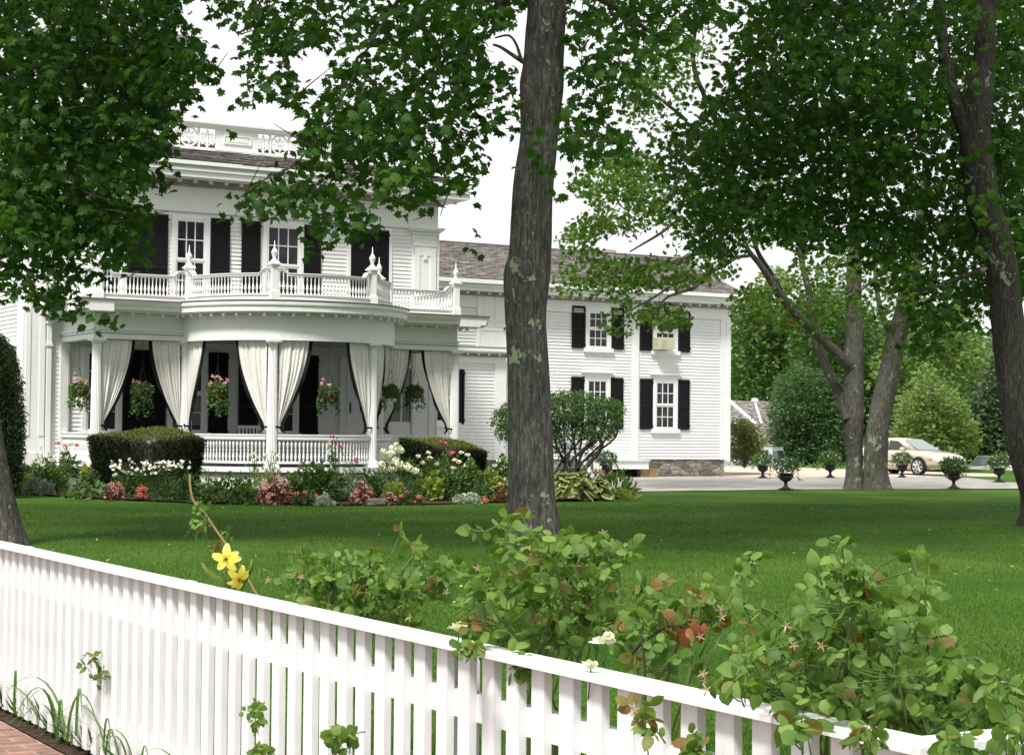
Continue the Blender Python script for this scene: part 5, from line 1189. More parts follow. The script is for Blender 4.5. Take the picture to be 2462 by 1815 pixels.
# twin-trunk maple by the drive
pd = G(2085, 1177); td = thing('maple_tree', 'twin-trunk maple beside the drive, with pale limbs reaching towards the house', 'tree', tuple(pd), 0, TG); dD = depth(pd)
limb('trunk', [(2052, 1182, 52), (2054, 1150, 42), (2054, 1090, 39), (2052, 1000, 48), (2053, 908, 46), (2053, 860, 48), (2055, 772, 39), (2053, 718, 38), (2054, 650, 35), (2055, 590, 27), (2054, 500, 24), (2050, 350, 18)], dD, M['bark_pale'], td, 24, 8, .04, flare=.09)
limb('trunk', [(2109, 1184, 74), (2107, 1150, 60), (2106, 1090, 55), (2114, 1000, 52), (2136, 908, 50), (2154, 818, 46), (2175, 750, 46), (2188, 682, 44), (2199, 613, 34), (2218, 500, 24), (2228, 380, 16)], dD - .2, M['bark_pale'], td, 24, 8, .04, flare=.09)
for k, (q, d2) in enumerate([([(2046, 880, 34), (2020, 858, 28), (1990, 830, 26), (1945, 785, 24), (1905, 745, 22), (1876, 710, 20), (1829, 638, 15), (1797, 597, 12), (1775, 530, 9)], 49),
              ([(2042, 1010, 30), (2025, 960, 26), (1995, 900, 23), (1965, 830, 22), (1955, 780, 20), (1945, 700, 17), (1930, 640, 14), (1922, 595, 12), (1905, 480, 8)], 53), ([(1890, 725, 16), (1855, 660, 13), (1822, 606, 11), (1800, 540, 8)], 49),
              ([(1800, 615, 9), (1770, 620, 9), (1735, 642, 9), (1690, 660, 8), (1627, 680, 7), (1577, 712, 6), (1545, 730, 5), (1505, 752, 4)], 47), ([(1740, 590, 12), (1700, 604, 11), (1665, 613, 11), (1600, 637, 10), (1545, 638, 8), (1500, 650, 6), (1470, 668, 5)], 47.5),
              ([(1730, 640, 10), (1690, 672, 9), (1668, 692, 8), (1630, 705, 7), (1600, 718, 6), (1570, 755, 4)], 47), ([(1700, 250, 13), (1690, 222, 12), (1676, 190, 12), (1665, 130, 11), (1672, 60, 10), (1668, -40, 9)], 50), ([(1650, 290, 10), (1625, 268, 9), (1572, 227, 8), (1530, 200, 7), (1496, 183, 5)], 49),
              ([(1640, 420, 9), (1600, 478, 9), (1560, 487, 8), (1520, 482, 6), (1475, 465, 4)], 48.5), ([(1640, 520, 8), (1590, 560, 7), (1540, 590, 5), (1515, 605, 4)], 48.5), ([(2130, 640, 10), (2080, 690, 8), (2020, 720, 6), (1960, 735, 4)], 50.5), ([(2150, 830, 12), (2128, 780, 12), (2112, 720, 12), (2105, 660, 10), (2095, 560, 8)], 51)]):
    limb('branch', q, dD - .1, M['bark_pale'], td, 10, 6, .04, d2=d2)
s3 = lambda pts: sc_(pts, 3.177, 1300, 380); s4 = lambda pts: sc_(pts, 2.203, 1900, 500)
DP = [(s3([(190, 150), (480, -60), (900, -40), (1000, 200), (1100, 560), (1090, 650), (960, 650), (900, 560), (840, 560), (760, 650), (690, 690), (680, 640), (640, 560), (540, 580), (440, 640), (330, 650), (250, 690), (140, 670), (150, 600), (240, 450), (370, 430), (420, 300), (330, 310), (200, 240)]), .8),
      (s3([(100, 700), (350, 640), (520, 760), (850, 760), (1100, 760), (1400, 600), (1500, 760), (1500, 900), (1300, 960), (1180, 990), (1060, 1000), (900, 980), (720, 1020), (700, 1080), (750, 1250), (640, 1390), (560, 1360), (460, 1310), (450, 1200), (560, 1100), (440, 1040), (340, 1000), (180, 1060), (90, 1010), (120, 850)]), .66),
      (s3([(750, 1090), (860, 1110), (960, 1080), (1070, 1080), (1150, 1200), (1130, 1290), (960, 1330), (900, 1300), (720, 1280), (690, 1180)]), .85),
      (s3([(1430, 1100), (1550, 960), (1900, 1000), (2224, 1000), (2224, 1300), (1800, 1330), (1560, 1330), (1430, 1290)]), .4), (s3([(1000, 100), (1900, 100), (2224, 700), (1750, 650), (1400, 700), (1100, 600)]), .5),
      (s4([(0, 150), (300, 120), (560, 0), (760, 250), (800, 560), (640, 660), (380, 690), (150, 600), (0, 560)]), .34), ([(1500, 120), (1600, 100), (1740, 60), (1700, 200), (1600, 330), (1500, 300)], .42)]
DH = [s3([(700, 560), (900, 520), (1020, 560), (900, 700), (700, 700)]), s3([(560, 300), (700, 350), (620, 420), (500, 380)]), s3([(820, 860), (1000, 830), (1000, 900), (850, 930)])]
crown(td, DP, (46.0, 54.0), M['maple_light'], MAPLE, (.11, .17), 4.0, 11, .42, .40, holes=DH, soft=8, extra=.006, per=26)
canopy(td, (pd.x - 3, pd.y, 17), (8, 7, 5), 900, M['maple_light'], 12)

# ------------------------------------------------------------------ trees and shrubs beyond the drive
WG = 'trees beyond the drive'
def bgtree(name, label, polys, d, thick, m, size, cover, seed, spread=1.2, trunkpx=None, cat='tree', group=WG, base=None, tmpl=DIAM, extra=0.0, mt='bark_dark', soft=6, flat=.75):
    c = np.mean(np.array(polys[0][0]), 0); bx = base or c[0]; p = at(bx, 1050, d=d); root = thing(name, label, cat, (p.x, p.y, 0), 0, group)
    crown(root, polys, (d - thick, d + thick), m, tmpl, size, cover, seed, spread, flat, per=40, droop=.2, twigs=False, soft=soft, hull=True, extra=extra, upn=.9)
    if trunkpx: limb('trunk', trunkpx, d, M[mt], root, 10, 4)
    return root
bgtree('woodland_tree', 'tall mid-green tree behind the outbuilding, nearest the wing', [([(1745, 730), (1790, 690), (1830, 700), (1860, 740), (1880, 800), (1880, 900), (1860, 955), (1740, 970)], 1)], 114, 5, M['bg_mid'], (.28, .42), 5, 21, 1.5, [(1800, 1075, 20), (1800, 900, 14), (1800, 780, 8)], base=1800)
bgtree('woodland_tree', 'pale feathery treetop showing between the limbs of the twin-trunk maple', [([(1790, 690), (1830, 645), (1870, 640), (1905, 655), (1935, 690), (1960, 760), (1960, 900), (1840, 900), (1800, 760)], .9)], 112, 4, M['bg_yellow'], (.3, .42), 4, 22, 1.3, [(1880, 1070, 20), (1880, 800, 12)], base=1880)
bgtree('woodland_tree', 'broad mid-green tree directly behind the twin trunks', [([(1930, 700), (1990, 660), (2060, 690), (2110, 740), (2150, 790), (2150, 960), (1900, 960), (1900, 780)], 1)], 108, 5, M['bg_mid'], (.28, .42), 5, 23, 1.5, [(2030, 1070, 22), (2030, 800, 12)], base=2030)
bgtree('woodland_tree', 'yellow-green spreading tree above the gold sedan', [([(2090, 860), (2150, 790), (2210, 760), (2270, 735), (2310, 705), (2345, 740), (2368, 800), (2375, 870), (2350, 930), (2250, 960), (2090, 960)], 1)], 102, 4, M['bg_yellow'], (.28, .4), 4.6, 24, 1.4, [(2230, 1070, 22), (2235, 800, 12)], base=2230)
bgtree('conifer_tree', 'grey-green conifer half hidden by the right-hand trunk', [([(2330, 1010), (2345, 900), (2375, 830), (2400, 790), (2440, 800), (2470, 860), (2500, 1090), (2330, 1090)], 1)], 118, 3, M['bg_grey'], (.22, .36), 5, 25, 1.0, [(2410, 1120, 16), (2410, 830, 8)], base=2410)
bgtree('woodland_tree', 'dark low tree filling the gap behind the conical tree', [([(2120, 980), (2160, 900), (2230, 870), (2330, 930), (2400, 1000), (2430, 1100), (2100, 1115)], 1)], 119, 3, M['bg_cool'], (.26, .38), 5, 26, 1.2, [(2260, 1090, 18), (2260, 950, 10)], base=2260)
bgtree('round_tree', 'dense rounded deep-green tree at the far side of the gravel', [([(1846, 1010), (1852, 960), (1862, 925), (1872, 880), (1884, 908), (1905, 880), (1935, 850), (1950, 890), (1985, 880), (2030, 920), (2050, 1000), (2058, 1112), (1870, 1112), (1850, 1060)], 1)], 103, 3.2, M['bg_cool'], (.15, .25), 6.5, 27, .8, [(1945, 1116, 20), (1945, 950, 10)], group='trees around the gravel', base=1945)
bgtree('conical_tree', 'light green cone-shaped young tree behind the gold sedan', [([(2232, 862), (2246, 890), (2275, 925), (2320, 960), (2342, 1010), (2356, 1050), (2345, 1082), (2318, 1096), (2250, 1104), (2150, 1085), (2138, 1040), (2165, 960), (2195, 900)], 1)], 80, 2.4, M['bg_yellow'], (.16, .26), 6, 28, .8, [(2255, 1130, 14), (2240, 900, 5)], group='trees around the gravel', base=2255)
bgtree('corner_shrub', 'rust-tinged rounded shrub hugging the far corner of the wing', [([(1752, 1020), (1775, 1002), (1805, 1012), (1830, 1035), (1843, 1068), (1838, 1105), (1800, 1118), (1752, 1112)], 1)], 69.5, 1.2, M['rust_shrub'], (.09, .16), 6, 29, .45, [(1790, 1122, 10), (1795, 1060, 6)], 'shrub', None, base=1790, extra=.05)
def woods(name, polys, d, th, m, size, cover, seed):
    root = None; g = crown(None, polys, (d - th, d + th), m, DIAM, size, cover, seed, 1.8, .7, per=40, droop=.2, twigs=False, soft=4, hull=True, name=name, upn=.9)
woods('far_woods', [([(1660, 820), (1760, 800), (1900, 740), (2000, 720), (2100, 790), (2200, 800), (2330, 800), (2480, 800), (2560, 900), (2560, 1062), (1640, 1062)], 1)], 135, 5, M['bg_mid'], (.4, .6), 5, 31)
tag(bpy.data.objects['far_woods'], 'green mass of distant woods behind the parked cars', 'woods', kind='stuff')
# clipped and loose shrubs by the house
py_ = at(18, 1150, d=39); yw = thing('yew_column', 'dark clipped columnar yew at the left corner of the house', 'shrub', (py_.x, py_.y, 0))
crown(yw, [([(-70, 800), (-10, 790), (10, 808), (28, 832), (42, 862), (52, 920), (58, 980), (58, 1050), (52, 1165), (-70, 1165)], 1)], (38.2, 40.6), M['yew'], LANCE, (.06, .11), 9, 32, .3, .8, per=40, twigs=False, hull=True, soft=3, extra=.02)
limb('trunk', [(0, 1175, 14), (0, 1000, 10), (-5, 850, 6)], 39.4, M['bark_dark'], yw, 8)
sb = at(1375, 1160, d=46); sh_ = thing('leggy_shrub', 'flat-topped glossy shrub with bare twisting stems, behind the middle trunk', 'shrub', (sb.x, sb.y, 0))
crown(sh_, [([(1316, 950), (1340, 938), (1400, 935), (1430, 950), (1480, 955), (1500, 970), (1500, 1000), (1490, 1035), (1465, 1062), (1430, 1050), (1390, 1062), (1300, 1050), (1240, 1040), (1240, 960)], 1.0), ([(1182, 1015), (1190, 985), (1225, 962), (1260, 960), (1260, 1050), (1215, 1060), (1195, 1055)], 1.0), ([(1210, 1055), (1245, 1050), (1250, 1085), (1225, 1090)], .35), ([(1300, 1050), (1440, 1050), (1440, 1095), (1310, 1100)], .22)], (45.2, 46.9), M['shrub'], LANCE, (.09, .15), 3.6, 33, .28, .7, per=24, twigs=False, soft=4, hull=True)
g_ = random.Random(4)
for k in range(15):
    x0 = 1345 + g_.uniform(-25, 45); x1 = 1300 + k * 12 + g_.uniform(-10, 10)
    limb('stem', [(x0, 1165, 8), (x0 * .6 + x1 * .4 + g_.uniform(-8, 8), 1110, 6), (x1 + g_.uniform(-6, 6), 1050, 5), (x1 + g_.uniform(-8, 8), 1000, 3)], 45.4 + g_.uniform(0, 1.2), M['bark_dark'], sh_, 6, 4)
limb('stem', [(1385, 1150, 12), (1415, 1115, 11), (1446, 1075, 10), (1440, 1050, 7), (1420, 1020, 4)], 45.5, M['bark_dark'], sh_, 7, 5); limb('stem', [(1375, 1150, 9), (1400, 1090, 7), (1425, 1062, 6), (1450, 1040, 4)], 45.7, M['bark_dark'], sh_, 6, 5)
def hedge(label, c, a, bb, z0, z1, dome, tilt, taper, rz, seed, n=15000):
    g = np.random.default_rng(seed); root = thing('clipped_hedge', label, 'hedge', (c.x, c.y, 0), 0, 'clipped yew hedges before the porch'); e = 2.6
    co, si = math.cos(rz), math.sin(rz)
    def world(x, y, z): return np.stack([c.x + x * co - y * si, c.y + x * si + y * co, z], 1)
    def rim(t): c_, s_ = np.cos(t), np.sin(t); return a * np.sign(c_) * np.abs(c_) ** (2 / e), bb * np.sign(s_) * np.abs(s_) ** (2 / e)
    def topz(x, y): return z1 + dome * (1 - np.clip((x / a) ** 2 + (y / bb) ** 2, 0, 1)) + tilt * x / a + .05 * np.sin(x * 3 + y * 2)
    th = np.linspace(0, 2 * math.pi, 49)[:-1]; b = MB(); rx, ry_ = rim(th); m_ = 48
    for s, zf in ((taper * .94, 0), (.96, .9), (.96, 1)):
        w3 = world(rx * s, ry_ * s, z0 + (topz(rx * .96, ry_ * .96) - .05 - z0) * (zf if zf < 1 else 1)); b.v += [tuple(p) for p in w3]
    for r in range(2): b.f += [(r * m_ + i, r * m_ + (i + 1) % m_, (r + 1) * m_ + (i + 1) % m_, (r + 1) * m_ + i) for i in range(m_)]
    for s in (.7, .4, .1):
        w3 = world(rx * s, ry_ * s, topz(rx * s, ry_ * s) - .05); o = len(b.v) - m_; b.v += [tuple(p) for p in w3]; b.f += [(o + i, o + (i + 1) % m_, o + m_ + (i + 1) % m_, o + m_ + i) for i in range(m_)]
    b.build('inner_branches', M['bark_dark'], root)
    t = g.random(n) * 6.283; h = g.random(n); X, Y = rim(t); s = taper + (1 - taper) * h ** .7 + g.normal(0, .022, n); X, Y = X * s, Y * s; Z = z0 + (topz(X, Y) - z0) * h
    nr = np.stack([np.cos(t) / a, np.sin(t) / bb], 1); nr /= np.linalg.norm(nr, axis=1, keepdims=True); nr = np.concatenate([nr[:, :1] * co - nr[:, 1:] * si, nr[:, :1] * si + nr[:, 1:] * co, np.full((n, 1), .2)], 1)
    P = world(X, Y, Z); tt = np.stack([g.random(n) * .6, (g.random(n) < .02) * .8], 1)
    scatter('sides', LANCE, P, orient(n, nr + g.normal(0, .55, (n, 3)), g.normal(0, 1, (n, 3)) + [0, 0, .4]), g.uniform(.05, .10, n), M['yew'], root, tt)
    n2 = n // 2; r = np.sqrt(g.random(n2)); t = g.random(n2) * 6.283; X, Y = rim(t); X, Y = X * r, Y * r; P = world(X, Y, topz(X, Y) + g.normal(-.02, .018, n2))
    tt = np.stack([g.random(n2), (g.random(n2) < .18) * g.random(n2)], 1)
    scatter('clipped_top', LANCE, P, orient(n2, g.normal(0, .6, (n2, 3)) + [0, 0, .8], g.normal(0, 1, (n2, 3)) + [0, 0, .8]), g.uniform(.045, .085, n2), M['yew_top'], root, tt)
c1 = at(354, 1045, d=41.6); hedge('larger clipped yew hedge with a domed top, left of the round bay', c1, 1.26, .75, .05, 1.29, .20, 0, .82, rad(-15), 41)
c2 = at(1066, 1056, d=43.4); hedge('clipped yew hedge at the right porch end, its top sloping down rightwards', c2, .99, .62, .05, 1.17, .13, -.16, .84, rad(-22), 42)
# ------------------------------------------------------------------ flower bed round the porch
edge = [(40, 1186), (150, 1196), (300, 1203), (460, 1210), (640, 1214), (850, 1216), (1050, 1214), (1222, 1207), (1400, 1204), (1500, 1199)]
fe = [G(*e) for e in edge]
sheet('flower_bed', fe + [G(1545, 1176), Vector((27.5, 48.5, 0)), Vector((24.2, 47, 0)), Vector((24.2, 43, 0)), Vector((19, 41, 0)), Vector((14, 43.5, 0)), Vector((13.4, 46.4, 0)), Vector((11, 46.4, 0))], .03, M['soil'])
BG = 'plants in the flower bed around the porch'
def mound(g, n, w_, h, dep, shell=.45):
    v = g.normal(0, 1, (n, 3)); v[:, 2] = np.abs(v[:, 2]); v /= np.linalg.norm(v, axis=1, keepdims=True); v *= (shell + (1 - shell) * g.random((n, 1)) ** .5)
    lump = 1 + .22 * np.sin(v[:, :1] * 7 + v[:, 1:2] * 5 + g.random() * 6)
    return v * [w_ / 2, dep / 2, h] * lump
def heads(root, name, P, m, kind, size, g):
    n = len(P)
    if kind == 'daisy': scatter(name, DAISY, P, orient(n, g.normal(0, 1, (n, 3)), g.normal(0, .35, (n, 3)) + [-.25, -.75, .75]), g.uniform(size * .8, size * 1.2, n), m, root); return
    k = {'ball': 26, 'small': 7, 'spike': 16, 'dome': 16}[kind]
    v = g.normal(0, 1, (n * k, 3)); v /= np.linalg.norm(v, axis=1, keepdims=True)
    sc = {'ball': [1, 1, .85], 'small': [1, 1, .7], 'spike': [.4, .4, 2.2], 'dome': [1, 1, .5]}[kind]
    Q = np.repeat(P, k, 0) + v * np.array(sc) * size * .5; kk = len(Q)
    scatter(name, BLOOM, Q, orient(kk, g.normal(0, 1, (kk, 3)), v + g.normal(0, .2, (kk, 3))), g.uniform(size * .38, size * .6, kk), m, root)
def plant(name, label, x, top, base, width, m, leaf=(.06, .11), tmpl=OVAL, dens=1.0, stems=0, flowers=None, seed=None, cat='plant', up=.6, dep=None, tipup=.2):
    """x, top, base, width in photo pixels; flowers: (material, kind, size, [photo points] or a count)."""
    seed = seed if seed is not None else int(x * 7 + top); g = np.random.default_rng(seed); p = G(x, base); d = depth(p); s = d / F
    h = max(.10, (base - top) * s); w_ = width * s; dp_ = dep or min(w_, .9)
    root = thing(name, label, cat, (p.x, p.y, .03), 0, BG); base3 = np.array([p.x, p.y, .02])
    right = np.array([RT.x, RT.y, 0]); fwd = np.array([FW.x, FW.y, 0]); fwd /= np.linalg.norm(fwd); right /= np.linalg.norm(right)
    def wv(v): return base3 + v[:, :1] * right + v[:, 1:2] * fwd + v[:, 2:] * [0, 0, 1]
    n = int(np.clip(dens * w_ * h * 1500 / (sum(leaf) / .17) ** 2, 70, 2600))
    v = mound(g, n, w_, h * (.93 if flowers else 1), dp_)
    out = v * [1, 1, .4]; tip = out / (np.linalg.norm(out, axis=1, keepdims=True) + 1e-6) + g.normal(0, .45, (n, 3)) + [0, 0, tipup]
    P = wv(v); tipw = tip[:, :1] * right + tip[:, 1:2] * fwd + tip[:, 2:] * [0, 0, 1]
    scatter('foliage', tmpl, P, orient(n, tipw, rnd_dirs(g, n, up, .45)), g.uniform(*leaf, n), m, root)
    if stems:
        b = MB()
        for k in range(stems):
            a = g.normal(0, .25, 2) * [w_, dp_ * .5]; e = wv(np.array([[a[0], a[1], h * g.uniform(.6, .98)]]))[0]
            b.tube([tuple(base3 + right * a[0] * .4 + fwd * a[1] * .4), tuple(e)], [.007, .004], 4, False)
        b.build('stems', M['stem'], root)
    if flowers:
        for (fm_, kind, fs, where) in (flowers if isinstance(flowers, list) else [flowers]):
            if isinstance(where, int):
                q = mound(g, where, w_ * 1.0, h * 1.02, dp_, .93); FPp = wv(q)
            else:
                FPp = np.array([tuple(at(a, c, d=d + g.uniform(-.25, .12) - .1)) for a, c in where]); b = MB()
                for f in FPp: b.tube([tuple(f), tuple(f * .3 + base3 * .7 + [0, 0, .5 * (f[2] - .02) * .7])], [.005, .006], 4, False)
                b.build('flower_stem', M['stem'], root)
            heads(root, 'blossoms', FPp, M[fm_], kind, fs, g)
    return root
rp = lambda g, n, x0, x1, y0, y1: [(g.uniform(x0, x1), g.uniform(y0, y1)) for _ in range(n)]
q_ = random.Random(9)
plant('perennial_plant', 'leafy plant with three white cup flowers beside the left tree trunk', 52, 1085, 1168, 60, M['green'], (.08, .13), stems=8, flowers=('p_white', 'dome', .11, [(31, 1093), (36, 1080), (46, 1072)]))
plant('phlox_plant', 'single tall stem with a pink bloom in front of the columnar yew', 60, 1075, 1166, 16, M['green'], (.06, .09), dens=.5, flowers=('p_pink', 'dome', .12, [(56, 1052)]))
plant('lime_plant', 'yellow-green plant at the left end of the bed', 50, 1138, 1188, 42, M['lime'], (.10, .16))
plant('violet_plant', 'low plant with small violet flowers at the left end of the bed', 38, 1168, 1189, 30, M['deep'], (.06, .09), flowers=('p_viol', 'small', .07, [(36, 1172), (42, 1168), (44, 1129), (122, 1097)]))
plant('foxglove_plant', 'tall white bell-shaped spikes before the grey house corner', 108, 1110, 1172, 60, M['green'], (.07, .12), dens=.6, stems=6, flowers=('p_white', 'spike', .09, [(88, 1088), (98, 1076), (90, 1098), (105, 1112), (118, 1090), (130, 1105), (107, 1118), (100, 1092)]))
plant('silver_plant', 'larger mound of silver foliage near the left end of the bed', 82, 1152, 1190, 46, M['silver'], (.05, .09), DIAM, 1.6)
plant('silver_plant', 'smaller mound of silver foliage next to the bigger silver mound', 112, 1160, 1192, 34, M['silver'], (.05, .09), DIAM, 1.6)
plant('perennial_plant', 'bushy green plant with tall pink bee balm heads before the left end railing', 160, 1088, 1176, 66, M['green'], (.06, .10), stems=10, flowers=[('p_mag', 'dome', .10, [(138, 1065), (184, 1069)]), ('p_coral', 'dome', .09, [(156, 1070)]), ('p_cream', 'dome', .12, [(170, 1067)])])
plant('perennial_plant', 'yellowish bushy plant in the middle of the left bed', 122, 1126, 1182, 56, M['rust_shrub'], (.06, .10))
plant('perennial_plant', 'mid-green plant behind the silver mounds', 78, 1120, 1180, 50, M['green'], (.07, .12))
plant('fern_plant', 'green feathery plant between silver mounds and hosta', 148, 1145, 1190, 44, M['deep'], (.06, .1), LANCE)
plant('hosta_plant', 'row of green hosta leaves along the lawn edge, left of the pink begonia', 204, 1168, 1199, 100, M['hosta'], (.14, .22), dens=1.2, up=.5)
plant('broad_leaf_plant', 'bright green rosette of big upright leaves in front of the left hedge', 238, 1118, 1184, 52, M['lime'], (.22, .34), dens=2.2, tipup=1.0, up=.3)
plant('drooping_plant', 'pale drooping white-flowered plant on the left front of the larger hedge', 250, 1100, 1184, 34, M['green'], (.1, .16), LANCE, .7, stems=5, flowers=('p_cream', 'spike', .06, [(240, 1095), (248, 1092), (256, 1098), (259, 1106)]))
dz = [(265 + q_.random() ** .9 * 192, 1101 + q_.triangular(0, 44, 18)) for _ in range(92)]
plant('daisy_clump', 'big clump of white daisies in front of the larger clipped hedge', 362, 1122, 1196, 176, M['deep'], (.06, .11), LANCE, 1.3, stems=30, flowers=('p_white', 'daisy', .068, dz))
plant('begonia', 'small pink bedding begonia left of the coral geranium', 276, 1166, 1202, 48, M['bronze'], (.04, .07), flowers=('p_pink', 'small', .06, 90), dens=1.4)
plant('perennial_plant', 'light green leafy plant between the small begonia and the geranium', 318, 1150, 1196, 36, M['hosta'], (.09, .14))
plant('geranium', 'coral red geranium in front of the daisies', 342, 1170, 1204, 28, M['deep'], (.06, .09), flowers=('p_coral', 'ball', .10, [(334, 1177), (341, 1174), (349, 1176), (336, 1190), (352, 1192), (341, 1183)]))
plant('shade_plant', 'dark green plant along the edge below the daisies', 405, 1165, 1206, 96, M['deep'], (.08, .13), LANCE)
plant('ground_cover', 'low spreading dark green plants between the daisies and the big begonia', 545, 1152, 1211, 150, M['green'], (.09, .15), dens=1.1, dep=.8)
plant('ferny_plant', 'feathery brownish-green plant by the porch skirt', 495, 1130, 1196, 60, M['rust_shrub'], (.06, .10), LANCE, .7)
plant('lime_plant', 'tall yellow-green plant behind the big pink begonia', 640, 1128, 1196, 80, M['lime'], (.07, .11), LANCE, .9, stems=8)
plant('lily_plant', 'slender white-tipped stems standing before the middle column', 652, 1092, 1190, 46, M['green'], (.08, .13), LANCE, .35, stems=9, flowers=('p_white', 'dome', .08, [(640, 1092), (652, 1085), (658, 1100), (668, 1094), (662, 1112), (644, 1108)]))
plant('lily_plant', 'slender white-tipped stems just left of the middle column', 611, 1094, 1190, 28, M['green'], (.08, .13), LANCE, .4, stems=6, flowers=('p_white', 'dome', .08, [(604, 1093), (612, 1090), (618, 1098), (610, 1106)]))
plant('begonia', 'largest pink bedding begonia, a rounded mound at the lawn edge', 662, 1157, 1213, 76, M['bronze'], (.04, .07), flowers=('p_pink', 'small', .065, 190), dens=1.4)
plant('perennial_plant', 'broad dark green plant in the middle of the bed', 765, 1130, 1208, 120, M['deep'], (.09, .15), dens=1.2, dep=.9)
plant('lime_plant', 'light green flat-topped plant behind the broad dark plant', 738, 1124, 1190, 90, M['hosta'], (.06, .10))
plant('impatiens', 'coral flowers edging the lawn right of the largest begonia', 733, 1182, 1215, 60, M['deep'], (.05, .08), flowers=('p_coral', 'dome', .085, [(713, 1186), (733, 1183), (758, 1189), (748, 1200), (724, 1199)]))
plant('silver_plant', 'low silver plant at the lawn edge in the middle of the bed', 780, 1194, 1217, 40, M['silver'], (.05, .08), DIAM, 1.4)
plant('snapdragon', 'tall leafy spike of white snapdragon before the porch railing', 802, 1064, 1194, 34, M['green'], (.07, .11), LANCE, 1.1, stems=5, flowers=('p_white', 'spike', .075, [(787, 1075), (789, 1090), (792, 1062), (796, 1122), (820, 1130)]))
plant('zinnia', 'thin stems with dark red heads right of the snapdragon', 842, 1092, 1194, 44, M['green'], (.06, .10), LANCE, .6, stems=6, flowers=('p_mag', 'dome', .10, [(857, 1107), (799, 1050), (819, 1074)]))
plant('begonia', 'pink begonia beside the small stone block', 872, 1168, 1215, 50, M['bronze'], (.04, .07), flowers=('p_pink', 'small', .06, 100), dens=1.4)
plant('grassy_plant', 'pale grassy tuft behind the begonia by the stone block', 838, 1152, 1206, 44, M['silver'], (.12, .2), LANCE, .5, tipup=1)
plant('phlox_plant', 'white phlox clump with rounded heads left of the right hedge', 955, 1100, 1196, 110, M['green'], (.07, .12), LANCE, 1.1, stems=14, flowers=('p_white', 'ball', .14, [(922, 1086), (932, 1094), (945, 1078), (955, 1072), (964, 1082), (942, 1090), (918, 1115), (939, 1112), (952, 1108), (960, 1114), (978, 1120), (985, 1126), (998, 1132), (972, 1124), (932, 1127), (890, 1142), (948, 1130)]))
plant('perennial_plant', 'leafy green plant below the white phlox', 925, 1132, 1204, 80, M['deep'], (.08, .13), LANCE, 1.1)
plant('lime_mound', 'low bright yellow-green mound at the front of the bed', 948, 1163, 1206, 54, M['lime'], (.05, .08), DIAM, 1.5)
plant('begonia', 'smallest pink begonia right of the stone block', 938, 1190, 1215, 30, M['bronze'], (.04, .07), flowers=('p_pink', 'small', .06, 46), dens=1.4)
plant('impatiens', 'coral flowers right of the smallest begonia', 986, 1186, 1214, 62, M['deep'], (.05, .08), flowers=('p_coral', 'dome', .09, [(965, 1193), (980, 1183), (1008, 1193), (972, 1203), (996, 1206)]))
plant('hosta_plant', 'light green upright leafy plant in front of the right hedge', 1034, 1146, 1206, 62, M['lime'], (.11, .17), dens=1.1)
plant('shasta_plant', 'tall green plants with small cream heads before the right hedge', 1062, 1095, 1196, 128, M['green'], (.07, .12), LANCE, 1.2, stems=18, flowers=[('p_cream', 'dome', .10, [(1006, 1096), (1016, 1112), (1030, 1088), (1034, 1100), (1050, 1115), (1094, 1106), (1104, 1110), (1124, 1093), (1110, 1088), (1120, 1118), (1090, 1125), (1144, 1160)]), ('p_mag', 'dome', .13, [(1064, 1064), (1088, 1088)])])
plant('perennial_plant', 'mid-green bushy plant at the right front of the bed', 1092, 1140, 1206, 70, M['deep'], (.07, .12))
plant('alyssum', 'whitish low cushion of tiny flowers at the lawn edge left of the middle trunk', 1124, 1189, 1212, 70, M['silver'], (.03, .06), DIAM, 1.5, flowers=('p_white', 'small', .035, 60))
plant('impatiens', 'single red flower between the white cushion and the bronze plant', 1163, 1186, 1211, 22, M['deep'], (.05, .08), flowers=('p_coral', 'dome', .10, [(1163, 1196), (1168, 1203)]))
plant('variegated_plant', 'cream and green variegated plant just left of the middle trunk', 1172, 1132, 1200, 88, M['lime'], (.10, .17), dens=.9, flowers=('p_white', 'small', .05, [(1186, 1132), (1196, 1110), (1204, 1128), (1150, 1158)]))
plant('bronze_plant', 'bronze-leaved plant at the foot of the variegated plant', 1206, 1178, 1209, 40, M['bronze'], (.07, .11))
plant('perennial_plant', 'green plant with small white flowers beside the middle trunk', 1206, 1104, 1190, 46, M['green'], (.08, .13), flowers=('p_white', 'dome', .09, [(1198, 1108), (1211, 1118), (1190, 1118)]))
for i, (x_, t_, b_, w2, m_) in enumerate([(225, 1140, 1190, 60, 'deep'), (300, 1145, 1196, 80, 'green'), (450, 1150, 1204, 70, 'deep'), (590, 1150, 1206, 80, 'deep'), (700, 1150, 1208, 60, 'green'), (830, 1150, 1206, 70, 'green'), (885, 1140, 1204, 70, 'deep'), (1000, 1150, 1206, 60, 'deep'), (1130, 1120, 1200, 70, 'green'), (1160, 1150, 1206, 60, 'deep'), (100, 1130, 1182, 60, 'deep'), (40, 1140, 1184, 50, 'green')]):
    plant('filler_plant', ('dark' if m_ == 'deep' else 'mid-green') + ' leafy filler plant ' + ('behind the bright rosette left of the larger hedge', 'at the left foot of the daisies', 'at the right foot of the daisies', 'left of the largest begonia', 'between the largest begonia and the broad dark plant', 'behind the grassy tuft', 'behind the begonia by the stone block', 'left of the light green leafy plant', 'under the tall cream-headed plants', 'behind the white cushion flowers', 'behind the silver mounds', 'beside the left tree trunk, below the white cups')[i], x_, t_, b_, w2, M[m_], (.07, .12), (OVAL, LANCE)[i % 2], 1.2, seed=300 + i)
